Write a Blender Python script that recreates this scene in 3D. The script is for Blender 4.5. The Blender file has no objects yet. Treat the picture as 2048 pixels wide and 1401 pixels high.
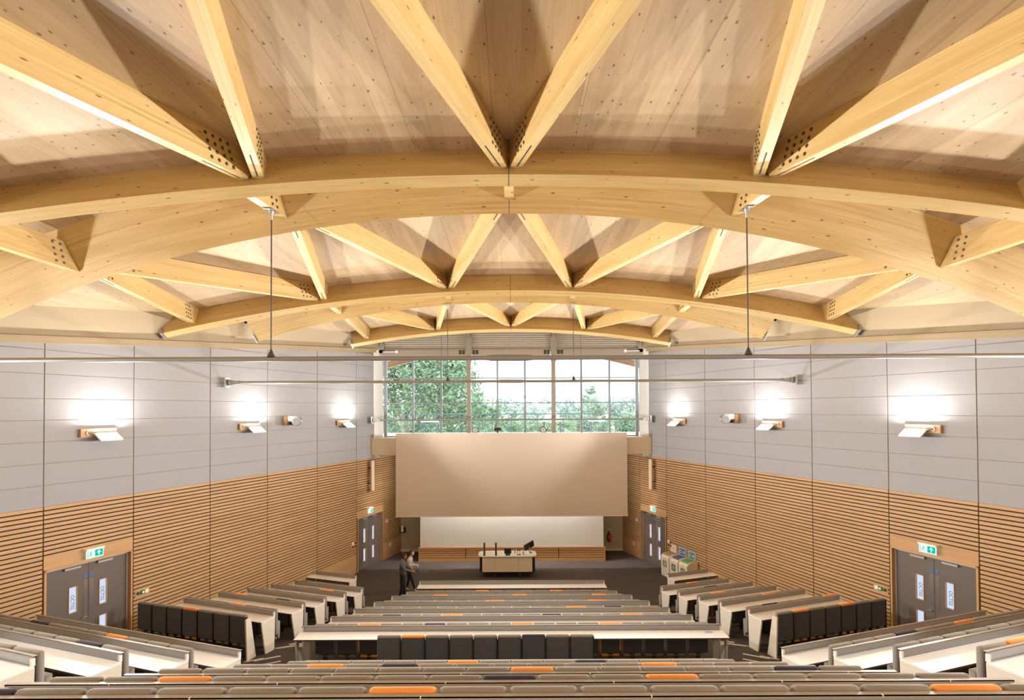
import bpy, bmesh, math, random
import numpy as np
from mathutils import Vector, Matrix

rnd = random.Random(11)
scene = bpy.context.scene
COL = scene.collection
H = 6.95                      # eye height above the stage floor
ORD = ['zeroth', 'first', 'second', 'third', 'fourth', 'fifth', 'sixth', 'seventh', 'eighth', 'ninth', 'tenth', 'eleventh',
       'twelfth', 'thirteenth', 'fourteenth', 'fifteenth', 'sixteenth', 'seventeenth', 'eighteenth', 'nineteenth', 'twentieth']

# ------------------------------------------------------------------ materials
MATS = {}


class NT:
    def __init__(self, name):
        self.m = bpy.data.materials.new(name)
        self.m.use_nodes = True
        self.t = self.m.node_tree
        self.t.nodes.clear()
        self.out = self.t.nodes.new('ShaderNodeOutputMaterial')

    def n(self, typ, **kw):
        nd = self.t.nodes.new('ShaderNode' + typ)
        for k, v in kw.items():
            if k.startswith('_'):
                setattr(nd, k[1:], v)
            else:
                key = int(k[1:]) if k[0] == 'i' and k[1:].isdigit() else k.replace('__', ' ')
                s = nd.inputs[key]
                if isinstance(v, bpy.types.NodeSocket):
                    self.t.links.new(v, s)
                else:
                    s.default_value = v
        return nd

    def math(self, op, a, b=0.0, clamp=False):
        nd = self.n('Math', _operation=op, i0=a, i1=b)
        nd.use_clamp = clamp
        return nd.outputs[0]

    def mix(self, f, a, b, blend='MIX'):
        nd = self.n('Mix', _data_type='RGBA', _blend_type=blend)
        for i, v in ((0, f), (6, a), (7, b)):
            s = nd.inputs[i]
            if isinstance(v, bpy.types.NodeSocket):
                self.t.links.new(v, s)
            else:
                s.default_value = v if i == 0 else (*v[:3], 1.0)
        return nd.outputs[2]

    def finish(self, shader):
        self.t.links.new(shader, self.out.inputs[0])
        return self.m


def plain(name, col, rough=0.6, metal=0.0, var=0.06, scale=6.0, bump=0.0, spec=0.5):
    """a plain painted / moulded surface with a faint mottling"""
    if name in MATS:
        return MATS[name]
    t = NT(name)
    tc = t.n('TexCoord')
    nz = t.n('TexNoise', Vector=tc.outputs['Object'], Scale=scale, Detail=4.0)
    f = t.math('MULTIPLY_ADD', nz.outputs[0], 2 * var)
    t.t.nodes[-1].inputs[2].default_value = 1 - var
    col4 = (*col, 1)
    hv = t.n('HueSaturation', Color=col4, Value=f)
    b = t.n('BsdfPrincipled', Base__Color=hv.outputs[0], Roughness=rough, Metallic=metal)
    b.inputs['Specular IOR Level'].default_value = spec
    if bump:
        n2 = t.n('TexNoise', Vector=tc.outputs['Object'], Scale=scale * 25, Detail=2.0)
        bp = t.n('Bump', Strength=bump, Distance=0.01, Height=n2.outputs[0])
        t.t.links.new(bp.outputs[0], b.inputs['Normal'])
    MATS[name] = t.finish(b.outputs[0])
    return MATS[name]


def fabric(name, col, scale=90.0, rough=0.95, var=0.25):
    if name in MATS:
        return MATS[name]
    t = NT(name)
    tc = t.n('TexCoord')
    oi = t.n('ObjectInfo')
    nz = t.n('TexNoise', Vector=tc.outputs['Object'], Scale=scale, Detail=3.0)
    f = t.math('MULTIPLY_ADD', nz.outputs[0], 2 * var)
    t.t.nodes[-1].inputs[2].default_value = 1 - var
    g = t.math('MULTIPLY_ADD', oi.outputs['Random'], 0.16)
    t.t.nodes[-1].inputs[2].default_value = 0.92
    f = t.math('MULTIPLY', f, g)
    hv = t.n('HueSaturation', Color=(*col, 1), Value=f)
    b = t.n('BsdfPrincipled', Base__Color=hv.outputs[0], Roughness=rough)
    b.inputs['Specular IOR Level'].default_value = 0.2
    b.inputs['Sheen Weight'].default_value = 0.15
    bp = t.n('Bump', Strength=0.2, Distance=0.004, Height=nz.outputs[0])
    t.t.links.new(bp.outputs[0], b.inputs['Normal'])
    MATS[name] = t.finish(b.outputs[0])
    return MATS[name]


def wood(name, c_lo, c_hi, board=0.2, seam=0.3, knots=0.7, kscale=(1.1, 5.0), rough=0.5, boardvar=0.12, panel=0.0, ks=0.07, spec=0.4):
    """timber: grain runs along u, boards / laminations lie side by side along v"""
    if name in MATS:
        return MATS[name]
    t = NT(name)
    uv = t.n('UVMap').outputs[0]
    sp = t.n('SeparateXYZ', Vector=uv)
    u, v = sp.outputs[0], sp.outputs[1]
    vb = t.math('DIVIDE', v, board)
    idx = t.math('FLOOR', vb)
    wn = t.n('TexWhiteNoise', _noise_dimensions='1D', W=idx)
    fr = t.math('FRACT', vb)
    # grain
    g_in = t.n('CombineXYZ', X=t.math('MULTIPLY', u, 0.9), Y=t.math('MULTIPLY', v, 30.0), Z=t.math('MULTIPLY', wn.outputs[0], 40.0))
    gn = t.n('TexNoise', Vector=g_in.outputs[0], Scale=1.0, Detail=4.0, Roughness=0.6, Distortion=0.6)
    b_in = t.n('CombineXYZ', X=t.math('MULTIPLY', u, 0.5), Y=t.math('MULTIPLY', v, 3.0), Z=wn.outputs[0])
    bn = t.n('TexNoise', Vector=b_in.outputs[0], Scale=1.0, Detail=2.0)
    f = t.math('MULTIPLY_ADD', gn.outputs[0], 0.75)
    t.t.nodes[-1].inputs[2].default_value = -0.05
    f = t.math('ADD', f, t.math('MULTIPLY', t.math('SUBTRACT', bn.outputs[0], 0.5), 0.9))
    f = t.math('ADD', f, t.math('MULTIPLY', t.math('SUBTRACT', wn.outputs[0], 0.5), boardvar * 4), clamp=True)
    col = t.mix(f, c_lo, c_hi)
    # knots
    if knots:
        k_in = t.n('CombineXYZ', X=t.math('MULTIPLY', u, kscale[0]), Y=t.math('MULTIPLY', v, kscale[1]), Z=3.0)
        vo = t.n('TexVoronoi', _voronoi_dimensions='2D', Vector=k_in.outputs[0], Scale=1.0)
        sc = t.n('SeparateColor', Color=vo.outputs['Color'])
        size = t.math('MULTIPLY', t.math('MULTIPLY', sc.outputs[1], sc.outputs[1]), ks)
        size = t.math('ADD', size, 0.012)
        kd = t.math('SUBTRACT', 1.0, t.math('DIVIDE', vo.outputs['Distance'], size), clamp=True)
        on = t.math('GREATER_THAN', sc.outputs[0], 1.0 - knots)
        kd = t.math('MULTIPLY', t.math('MULTIPLY', kd, 2.0, clamp=True), on)
        kd = t.math('MULTIPLY', kd, 0.8)
        col = t.mix(kd, col, (c_lo[0] * .22, c_lo[1] * .15, c_lo[2] * .12))
    if seam:
        e = t.math('MINIMUM', fr, t.math('SUBTRACT', 1.0, fr))
        ln = t.math('LESS_THAN', e, 0.012 / board * 0.18)
        col = t.mix(t.math('MULTIPLY', ln, seam), col, (c_lo[0] * .4, c_lo[1] * .3, c_lo[2] * .25))
    if panel:
        fp = t.math('FRACT', t.math('DIVIDE', t.math('ADD', v, 50 * panel), panel))
        e = t.math('MINIMUM', fp, t.math('SUBTRACT', 1.0, fp))
        ln = t.math('LESS_THAN', e, 0.0035 / panel)
        col = t.mix(t.math('MULTIPLY', ln, 0.6), col, (c_lo[0] * .3, c_lo[1] * .2, c_lo[2] * .15))
    b = t.n('BsdfPrincipled', Base__Color=col, Roughness=rough)
    b.inputs['Specular IOR Level'].default_value = spec
    bp = t.n('Bump', Strength=0.08, Distance=0.004, Height=gn.outputs[0])
    t.t.links.new(bp.outputs[0], b.inputs['Normal'])
    MATS[name] = t.finish(b.outputs[0])
    return MATS[name]


def glow(name, col, strength):
    if name in MATS:
        return MATS[name]
    t = NT(name)
    e = t.n('Emission', Color=(*col, 1), Strength=strength)
    MATS[name] = t.finish(e.outputs[0])
    return MATS[name]


def glass(name, tint=(0.93, 0.98, 0.97)):
    if name in MATS:
        return MATS[name]
    t = NT(name)
    tr = t.n('BsdfTransparent', Color=(*tint, 1))
    gl = t.n('BsdfGlossy', Color=(1, 1, 1, 1), Roughness=0.03)
    fr = t.n('Fresnel', IOR=1.35)
    mx = t.n('MixShader', i0=fr.outputs[0], i1=tr.outputs[0], i2=gl.outputs[0])
    MATS[name] = t.finish(mx.outputs[0])
    return MATS[name]


def leaves(name, c1, c2):
    if name in MATS:
        return MATS[name]
    t = NT(name)
    tc = t.n('TexCoord')
    nz = t.n('TexNoise', Vector=tc.outputs['Object'], Scale=1.3, Detail=6.0, Roughness=0.7)
    f = t.math('MULTIPLY_ADD', nz.outputs[0], 2.4)
    t.t.nodes[-1].inputs[2].default_value = -0.7
    t.t.nodes[-1].use_clamp = True
    col = t.mix(f, c1, c2)
    d = t.n('BsdfDiffuse', Color=col)
    tl = t.n('BsdfTranslucent', Color=col)
    mx = t.n('MixShader', i0=0.35, i1=d.outputs[0], i2=tl.outputs[0])
    MATS[name] = t.finish(mx.outputs[0])
    return MATS[name]


BEAM = wood('glulam spruce', (.49, .315, .105), (.80, .595, .295), board=.04, seam=.12, knots=.5, kscale=(2.6, 9.0), boardvar=.03, rough=.42, ks=.13)
DECK = wood('spruce roof deck', (.415, .29, .16), (.67, .50, .315), board=.16, seam=.16, knots=.72, kscale=(3.7, 8.0), boardvar=.05, panel=1.22, rough=.55, ks=.13)
OAK = wood('oak panel', (.45, .255, .105), (.655, .405, .20), board=.4, seam=0, knots=0, rough=.5, boardvar=.05)
PALEOAK = wood('oak plinth', (.56, .33, .14), (.74, .48, .25), board=.3, seam=0, knots=0, rough=.5, boardvar=.05)
WALLP = plain('acoustic panel fabric', (.352, .348, .362), .85, var=.02)
JOINT = plain('panel joint strip', (.30, .24, .185), .7)
DARK = plain('dark backing', (.035, .028, .024), .9)
CREAM = plain('cream paint', (.74, .64, .50), .7, var=.02)
SOFFIT = plain('beige plaster', (.41, .32, .20), .8, var=.02)
WHITEP = plain('white paint', (.86, .85, .82), .6, var=.015)
CARPET = plain('charcoal carpet', (.096, .081, .073), .97, var=.35, scale=30, bump=.4, spec=.1)
NOSING = plain('pale stair nosing', (.62, .56, .47), .6)
DESKW = plain('white laminate', (.84, .82, .79), .38, var=.015)
ENDP = plain('cream laminate', (.72, .64, .52), .5, var=.02)
EDGE = plain('brown edge band', (.10, .07, .05), .5)
ALU = plain('brushed aluminium', (.33, .335, .35), .32, metal=.45, var=.03)
CAPM = plain('anodised rail', (.41, .36, .30), .45, metal=.35, var=.02)
STEEL = plain('galvanised steel', (.42, .41, .39), .4, metal=.8, var=.1)
STEELW = plain('grey painted steel', (.30, .285, .265), .4, metal=.4, var=.03)
DSTEEL = plain('dark steel', (.10, .095, .09), .4, metal=.7, var=.1)
BLACK = plain('black plastic', (.018, .018, .02), .4)
BOLT = plain('zinc bolt', (.20, .18, .15), .35, metal=.8)
SLOT = plain('slot shadow gap', (.03, .025, .02), .8)
SHELL = fabric('charcoal seat shell', (.088, .088, .094), 120)
PAD = {'grey': fabric('grey wool seat fabric', (.285, .255, .215)), 'orange': fabric('orange seat fabric', (.93, .34, .07), var=.1),
       'navy': fabric('dark plum seat fabric', (.055, .048, .07))}
DOORM = plain('brown grey door laminate', (.135, .105, .085), .45, var=.05)
GREYM = plain('warm grey metal', (.40, .36, .32), .5, metal=.3)


# ------------------------------------------------------------------ mesh builder
class MB:
    def __init__(self):
        self.v, self.f, self.uv, self.mi = [], [], [], []

    def poly(self, pts, uv=None, mi=0):
        b = len(self.v)
        self.v.extend([tuple(p) for p in pts])
        self.f.append(tuple(range(b, b + len(pts))))
        self.uv.append(uv)
        self.mi.append(mi)

    def hexa(self, c, mi=0, grain=None, off=0.0):
        """c: 8 corners, bottom four (ccw) then top four"""
        c = [Vector(p) for p in c]
        ex = (c[1] - c[0]).length
        ey = (c[3] - c[0]).length
        ez = (c[4] - c[0]).length
        L = [(0, 0, 0), (ex, 0, 0), (ex, ey, 0), (0, ey, 0), (0, 0, ez), (ex, 0, ez), (ex, ey, ez), (0, ey, ez)]
        g = grain if grain is not None else max(range(3), key=lambda i: (ex, ey, ez)[i])
        for q, ax in (((3, 2, 1, 0), 2), ((4, 5, 6, 7), 2), ((0, 1, 5, 4), 1), ((2, 3, 7, 6), 1), ((1, 2, 6, 5), 0), ((3, 0, 4, 7), 0)):
            rest = [i for i in range(3) if i != ax]
            if g in rest:
                a, b = g, [i for i in rest if i != g][0]
            else:
                a, b = rest
            self.poly([c[i] for i in q], [(L[i][a] + off * 7.3, L[i][b] + off + ax * 0.37) for i in q], mi)

    def box(self, x0, x1, y0, y1, z0, z1, M=None, mi=0, grain=None, off=0.0):
        c = [(x0, y0, z0), (x1, y0, z0), (x1, y1, z0), (x0, y1, z0), (x0, y0, z1), (x1, y0, z1), (x1, y1, z1), (x0, y1, z1)]
        if M is not None:
            c = [M @ Vector(p) for p in c]
        self.hexa(c, mi, grain, off)

    def tube(self, p0, p1, r0, r1=None, n=12, mi=0, cap=True):
        p0, p1 = Vector(p0), Vector(p1)
        r1 = r0 if r1 is None else r1
        d = (p1 - p0).normalized()
        a = d.orthogonal().normalized()
        b = d.cross(a)
        A = [p0 + (a * math.cos(2 * math.pi * i / n) + b * math.sin(2 * math.pi * i / n)) * r0 for i in range(n)]
        B = [p1 + (a * math.cos(2 * math.pi * i / n) + b * math.sin(2 * math.pi * i / n)) * r1 for i in range(n)]
        for i in range(n):
            j = (i + 1) % n
            self.poly([A[i], A[j], B[j], B[i]], None, mi)
        if cap:
            self.poly(A[::-1], None, mi)
            self.poly(B, None, mi)

    def lathe(self, prof, n=20, M=None, mi=0):
        M = M or Matrix()
        rings = [[M @ Vector((r * math.cos(2 * math.pi * i / n), r * math.sin(2 * math.pi * i / n), z)) for i in range(n)] for r, z in prof]
        for a, b in zip(rings, rings[1:]):
            for i in range(n):
                j = (i + 1) % n
                self.poly([a[i], a[j], b[j], b[i]], None, mi)
        self.poly(rings[0][::-1], None, mi)
        self.poly(rings[-1], None, mi)

    def prism(self, pts, z0, z1, M=None, mi=0):
        M = M or Matrix()
        lo = [M @ Vector((p[0], p[1], z0)) for p in pts]
        hi = [M @ Vector((p[0], p[1], z1)) for p in pts]
        self.poly(lo[::-1], None, mi)
        self.poly(hi, None, mi)
        for i in range(len(pts)):
            j = (i + 1) % len(pts)
            self.poly([lo[i], lo[j], hi[j], hi[i]], None, mi)

    def mesh(self, name, mats, sx=1, smooth=False, bevel=0.0, seg=2, weld=True):
        me = bpy.data.meshes.new(name)
        v = [(p[0] * sx, p[1], p[2]) for p in self.v]
        f = [q[::-1] for q in self.f] if sx < 0 else self.f
        me.from_pydata(v, [], f)
        if any(u is not None for u in self.uv):
            lay = me.uv_layers.new(name='UVMap')
            dat = []
            for q, u in zip(self.f, self.uv):
                uu = u if u is not None else [(0, 0)] * len(q)
                if sx < 0:
                    uu = uu[::-1]
                dat.extend(c for p in uu for c in p)
            lay.data.foreach_set('uv', dat)
        me.polygons.foreach_set('material_index', self.mi)
        for m in (mats if isinstance(mats, (list, tuple)) else [mats]):
            me.materials.append(m)
        if weld or bevel:
            bm = bmesh.new()
            bm.from_mesh(me)
            bmesh.ops.remove_doubles(bm, verts=bm.verts, dist=1e-5)
            bmesh.ops.recalc_face_normals(bm, faces=bm.faces)
            if bevel:
                bmesh.ops.bevel(bm, geom=[e for e in bm.edges if len(e.link_faces) == 2 and e.calc_face_angle(0) > .5], offset=bevel, segments=seg, profile=.5, affect='EDGES', clamp_overlap=True)
            bm.to_mesh(me)
            bm.free()
        if smooth:
            me.polygons.foreach_set('use_smooth', [True] * len(me.polygons))
            try:
                me.set_sharp_from_angle(angle=math.radians(38))
            except Exception:
                pass
        me.update()
        return me

    def build(self, name, mats, parent=None, **kw):
        o = bpy.data.objects.new(name, self.mesh(name, mats, **kw))
        COL.objects.link(o)
        if parent is not None:
            o.parent = parent
        return o


def thing(name, label, cat, loc=(0, 0, 0), rotz=0.0, group=None, rot=None):
    o = bpy.data.objects.new(name, None)
    o.empty_display_size = .2
    COL.objects.link(o)
    o.location = loc
    o.rotation_euler = rot if rot else (0, 0, rotz)
    o['label'] = label
    o['category'] = cat
    if group:
        o['group'] = group
    return o


def tag(o, label, cat, group=None, kind=None):
    o['label'] = label
    o['category'] = cat
    if group:
        o['group'] = group
    if kind:
        o['kind'] = kind
    return o


def struct(o, label=None):
    o['kind'] = 'structure'
    if label:
        o['label'] = label
    return o


def holder(name, label=None):
    o = bpy.data.objects.new(name, None)
    COL.objects.link(o)
    return struct(o, label)


def put(name, me, parent, loc=(0, 0, 0), rot=(0, 0, 0)):
    o = bpy.data.objects.new(name, me)
    COL.objects.link(o)
    o.parent = parent
    o.location = loc
    o.rotation_euler = rot
    return o


def kids(o):
    return [c for c in bpy.data.objects if c.parent == o]


TREE = {}


def dup(root, loc, rotz, label=None, group=None, sx=None):
    """a copy of a thing with copies of its parts and sub-parts"""
    if root.name not in TREE:
        TREE[root.name] = [(c, kids(c)) for c in kids(root)]
    r = root.copy()
    COL.objects.link(r)
    r.location = loc
    r.rotation_euler = (0, 0, rotz)
    if sx:
        r.scale = (sx, 1, 1)
    if label:
        r['label'] = label
    if group:
        r['group'] = group
    for c, g in TREE[root.name]:
        k = c.copy()
        COL.objects.link(k)
        k.parent = r
        for s in g:
            q = s.copy()
            COL.objects.link(q)
            q.parent = k
    return r


def text_mesh(name, s, size, mat, parent, loc, rot, ext=.001, scale=(1, 1, 1)):
    cu = bpy.data.curves.new(name, 'FONT')
    cu.body = s
    cu.size = size
    cu.extrude = ext
    cu.align_x = 'CENTER'
    cu.align_y = 'CENTER'
    tmp = bpy.data.objects.new('text_tmp', cu)
    COL.objects.link(tmp)
    bpy.context.view_layer.update()
    dg = bpy.context.evaluated_depsgraph_get()
    me = bpy.data.meshes.new_from_object(tmp.evaluated_get(dg))
    bpy.data.objects.remove(tmp)
    me.materials.clear()
    me.materials.append(mat)
    o = put(name, me, parent, loc, rot)
    o.scale = scale
    return o


# ------------------------------------------------------------------ room geometry
TH = math.radians(18.92)
ST, CT = math.sin(TH), math.cos(TH)
SL = .3427


def WX(y):                    # distance of the side walls from the axis at depth y
    return 10.755 - SL * (y - 11.55)


def wall_pt(y, n=0.0, z=0.0):
    """a point n metres inside the left wall plane"""
    return Vector((-WX(y) + n * CT, y - n * ST, z))


def wall_frame(side, y, z, n=0.0):
    """origin and rotation with local +y pointing into the room; fs: the sign of local x that points to the stage"""
    p = wall_pt(y, n, z)
    if side < 0:
        return (p.x, p.y, p.z), -(math.pi / 2 + TH), -1
    return (-p.x, p.y, p.z), math.pi / 2 + TH, 1


SIDE = {-1: 'left', 1: 'right'}
CORN = lambda y: 1.47 + .086 * (y - 11.55)      # underside of the cornice above eye level

# ------------------------------------------------------------------ side walls
AISLE = -5.88
STAGE = -H
BAYS = [-4.0, -1.8, .5, 2.8, 5.4, 7.7, 10.05, 12.366, 14.324, 16.557, 18.744, 21.18, 23.59, 24.87]
SBAYS = BAYS[:-1] + [25.58, 27.1]
ROWS = [-2.147, -1.659, -1.171, -.683, -.195, .293, .85, 1.40, 1.95, 2.5]
DOORS = {(12.366, 14.324): (-3.26, -3.57, AISLE), (23.59, 25.58): (-4.35, -4.64, STAGE)}


def wbox(mb, ya, yb, n0, n1, z0a, z1a, z0b=None, z1b=None, **kw):
    """a box that follows the wall from depth ya to yb; heights relative to the eye, one pair at each end"""
    z0b = z0a if z0b is None else z0b
    z1b = z1a if z1b is None else z1b
    P = lambda y, n, z: wall_pt(y, n, H + z)
    mb.hexa([P(ya, n0, z0a), P(yb, n0, z0b), P(yb, n1, z0b), P(ya, n1, z0a), P(ya, n0, z1a), P(yb, n0, z1b), P(yb, n1, z1b), P(ya, n1, z1a)], **kw)


for side in (-1, 1):
    sx = -side
    wall = MB()
    wbox(wall, -4.3, 24.87, -.5, -.32, STAGE - .3, 6.0)
    for ya, yb in zip(BAYS, BAYS[1:]):
        if (ya, yb) in DOORS:
            wbox(wall, ya, yb, -.33, -.03, DOORS[(ya, yb)][1], 6.0)
        elif ya == 23.59:
            wbox(wall, ya, yb, -.33, -.03, -2.147, 6.0)
        else:
            wbox(wall, ya, yb, -.33, -.03, STAGE - .3, 6.0)
    wbox(wall, 23.59, 25.58, -.33, -.03, -4.64, -2.147)
    wbox(wall, 25.58, 27.4, -.33, -.03, STAGE - .3, -1.3)
    wo = struct(wall.build('wall_' + SIDE[side], JOINT, sx=sx))
    for ya, yb in zip(BAYS, BAYS[1:]):
        g = .0125
        mb = MB()
        for za, zb in zip(ROWS, ROWS[1:]):
            ta, tb = min(zb - .006, CORN(ya)), min(zb - .006, CORN(yb))
            if ta <= za + .01 and tb <= za + .01:
                continue
            wbox(mb, ya + g * CT, yb - g * CT, -.03, -.012, za + .006, max(ta, za + .01), za + .006, max(tb, za + .01))
        mb.build('acoustic_panel', WALLP, wo, sx=sx)
    for ya, yb in zip(SBAYS, SBAYS[1:]):
        mb = MB()
        low = STAGE + .77
        door = DOORS.get((ya, yb))
        if door:
            low = door[0]
        z = -2.147
        k = 0
        while z - .07 > low - .02:
            wbox(mb, ya + .012, yb - .012, -.028, 0, z - .07, z, grain=0, off=rnd.random() * 9)
            z -= .1
        if door:
            wbox(mb, ya + .012, yb - .012, -.028, 0, door[1], z, grain=0, off=rnd.random() * 9)
        else:
            wbox(mb, ya + .012, yb - .012, -.028, 0, STAGE, z, grain=0, off=rnd.random() * 9)
        mb.build('slat_panel', OAK, wo, sx=sx)
        mb = MB()
        wbox(mb, ya, yb, -.03, -.0285, (door[1] if door else STAGE), -2.147)
        mb.build('slat_backing', DARK, wo, sx=sx)
    # cornice
    mb = MB()
    wbox(mb, -4, 24.9, -.02, .07, CORN(-4), CORN(-4) + .165, CORN(24.9), CORN(24.9) + .165)
    wbox(mb, -4, 24.9, -.02, .11, CORN(-4) + .105, CORN(-4) + .165, CORN(24.9) + .105, CORN(24.9) + .165)
    struct(mb.build('trim_%d' % (1 if side < 0 else 2), SOFFIT, sx=sx), 'beige cornice along the top of the panelled wall')
    # white return between the wall and the window frame
    mb = MB()
    mb.hexa([(-6.19, 24.84, H - 1.27), (-5.97, 25.62, H - 1.27), (-6.4, 25.7, H - 1.27), (-6.6, 24.9, H - 1.27),
             (-6.19, 24.84, H + 2.68), (-5.97, 25.62, H + 2.9), (-6.4, 25.7, H + 2.9), (-6.6, 24.9, H + 2.68)])
    struct(mb.build('trim_%d' % (3 if side < 0 else 4), WHITEP, sx=sx), 'white window reveal at the end of the wall')

# ------------------------------------------------------------------ doors
PANE = glow('lit frosted glass', (.66, .76, .95), .24)  # glow in the material stands in for the lit corridor beyond
INK = plain('grey vinyl lettering', (.10, .11, .14), .6)
BLUE = plain('blue safety sign', (.05, .16, .42), .4)
KICK = plain('worn push plate', (.24, .20, .185), .3, metal=.5)


def double_door(num, side, ya, yb, head, floor, writing):
    (x, y, z), rz, fs = wall_frame(side, (ya + yb) / 2, H + floor)
    d = holder('door_%d' % num, 'brown double door with two glazed slots in each leaf')
    d.location, d.rotation_euler = (x, y, z), (0, 0, rz)
    W = (yb - ya) / CT - .04
    hh = head - floor
    fr = MB()
    for a, b in ((-W / 2, -W / 2 + .045), (W / 2 - .045, W / 2)):
        fr.box(a, b, -.30, .012, 0, hh, grain=2)
    fr.box(-W / 2, W / 2, -.30, .012, hh - .045, hh, grain=0)
    fr.build('door_frame', OAK, d)
    st = MB()
    w2 = W / 2 - .045
    for a, b in ((-w2, -w2 + .05), (w2 - .05, w2)):
        st.box(a, b, -.20, -.085, 0, hh - .045)
    st.box(-w2, w2, -.20, -.085, hh - .085, hh - .045)
    st.build('door_stop', GREYM, d)
    lw = w2 - .05
    for s in (-1, 1):
        pa, pb = .27 * lw, .48 * lw
        x0, x1 = (.004, lw) if s > 0 else (-lw, -.004)
        p0, p1 = (pa, pb) if s > 0 else (-pb, -pa)
        lf = MB()
        zs = [(1.12, 1.74), (.30, .86)]
        lf.box(x0, p0, -.15, -.105, .01, hh - .09)
        lf.box(p1, x1, -.15, -.105, .01, hh - .09)
        lf.box(p0, p1, -.15, -.105, .01, zs[1][0])
        lf.box(p0, p1, -.15, -.105, zs[1][1], zs[0][0])
        lf.box(p0, p1, -.15, -.105, zs[0][1], hh - .09)
        leaf = lf.build('door_leaf', DOORM, d)
        for za, zb in zs:
            bd = MB()
            bd.box(p0, p0 + .014, -.15, -.092, za, zb)
            bd.box(p1 - .014, p1, -.15, -.092, za, zb)
            bd.box(p0, p1, -.15, -.092, za, za + .014)
            bd.box(p0, p1, -.15, -.092, zb - .014, zb)
            bd.build('glazing_bead', OAK, leaf)
            gp = MB()
            gp.box(p0 + .012, p1 - .012, -.136, -.126, za + .012, zb - .012)
            gp.build('vision_panel', PANE, leaf)
            if writing and za > 1:
                text_mesh('lettering', 'OCT02', .15, INK, leaf, ((p0 + p1) / 2, -.1235, za + .25), (math.radians(90), math.radians(90), math.radians(180)), scale=(.74, .8, 1))
        pp = MB()
        a = .02 if s > 0 else -.12
        pp.box(a, a + .1, -.106, -.101, .96, 1.84)
        pp.build('push_plate', KICK, leaf)
        bd = MB()
        bd.lathe([(.045, 0), (.045, .006), (.02, .007)], 20, Matrix.Translation((a + .05, -.105, 1.92)) @ Matrix.Rotation(-math.pi / 2, 4, 'X'))
        bd.build('safety_sign', BLUE, leaf)
        if s > 0:
            kn = MB()
            kn.tube((.07, -.105, .95), (.07, -.06, .95), .016)
            kn.tube((.07, -.065, .95), (.16, -.065, .95), .010)
            kn.build('door_handle', ALU, leaf)
    clo = MB()
    clo.box(-.55, -.20, -.105, -.05, hh - .15, hh - .10)
    clo.box(.20, .55, -.105, -.05, hh - .15, hh - .10)
    clo.build('door_closer', GREYM, d)
    return d


double_door(1, -1, 12.366, 14.324, -3.57, AISLE, True)
double_door(2, 1, 12.366, 14.324, -3.57, AISLE, True)
double_door(3, -1, 23.63, 25.56, -4.64, STAGE, False)
double_door(4, 1, 23.63, 25.56, -4.64, STAGE, False)

# ------------------------------------------------------------------ timber roof
TAU = math.radians(30)
SN, CS = math.sin(TAU), math.cos(TAU)
TT = math.tan(TAU)
AW = .21                        # breadth of an arch
AD = 1.05                       # depth of an arch


class Arch:
    def __init__(self, Zc, hc, k, s):
        self.Zc, self.hc, self.k, self.s = Zc, hc, k, s
        self.u = Vector((0, -s * SN, CS))
        self.w = Vector((0, CS, s * SN))

    def N(self, X):
        kk = self.k / CS
        return (Vector((2 * kk * X, 0, 0)) + self.u).normalized()

    def Q(self, X, face=0, d=0.0):
        base = Vector((X, self.Zc + self.s * TT * self.k * X * X, H + self.hc - self.k * X * X))
        return base + self.N(X) * d + self.w * (AW * face)

    def xend(self, face, d, inset):
        lo, hi = 1.0, 16.0
        for _ in range(50):
            m = (lo + hi) / 2
            q = self.Q(m, face, d)
            if q.x > WX(q.y) - inset:
                hi = m
            else:
                lo = m
        return lo

    def build(self, label, inset):
        xe = self.xend(0, 0, inset)
        n = 72
        o = thing('roof_arch', label, 'beam', tuple(self.Q(0)), group='timber roof arches')
        org = Vector(o.location)
        mb = MB()
        rows, L = [], 0.0
        for i in range(n + 1):
            X = -xe + 2 * xe * i / n
            r = [self.Q(X, 0, 0), self.Q(X, 1, 0), self.Q(X, 1, AD), self.Q(X, 0, AD)]
            if rows:
                L += (r[0] - org - rows[-1][1][0]).length
            rows.append((L, [p - org for p in r]))
        vs = [0, AW, AW + AD, AW * 2 + AD, AW * 2 + 2 * AD]
        for (la, a), (lb, b) in zip(rows, rows[1:]):
            for q in range(4):
                j = (q + 1) % 4
                mb.poly([a[q], b[q], b[j], a[j]], [(la, vs[q] + self.Zc), (lb, vs[q] + self.Zc), (lb, vs[q + 1] + self.Zc), (la, vs[q + 1] + self.Zc)])
        for l, r in (rows[0], rows[-1]):
            mb.poly(r, [(0, 0), (0, AW), (AD, AW), (AD, 0)])
        mb.build('arch_timber', BEAM, o)
        if abs(self.Zc - 8.22) < .1 or self.Zc > 9:
            sp = MB()
            e = .0015
            c = []
            for X in (-.004, .004):
                c += [self.Q(X, 0, -e) - self.w * e - org, self.Q(X, 1, -e) + self.w * e - org, self.Q(X, 1, AD * .95) + self.w * e - org, self.Q(X, 0, AD * .95) - self.w * e - org]
            sp.hexa(c)
            sp.build('splice_joint', SLOT, o)
        for sgn in (-1, 1):        # steel shoe on the wall head
            q = self.Q(sgn * xe, 0, .0)
            sh = MB()
            pts = [self.Q(sgn * (xe + a), f, d) - org for a in (.0, .05) for f, d in ((-.2, -.03), (1.2, -.03), (1.2, .25), (-.2, .25))]
            sh.hexa(pts)
            sh.build('steel_shoe', STEEL, o)
        return o


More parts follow.
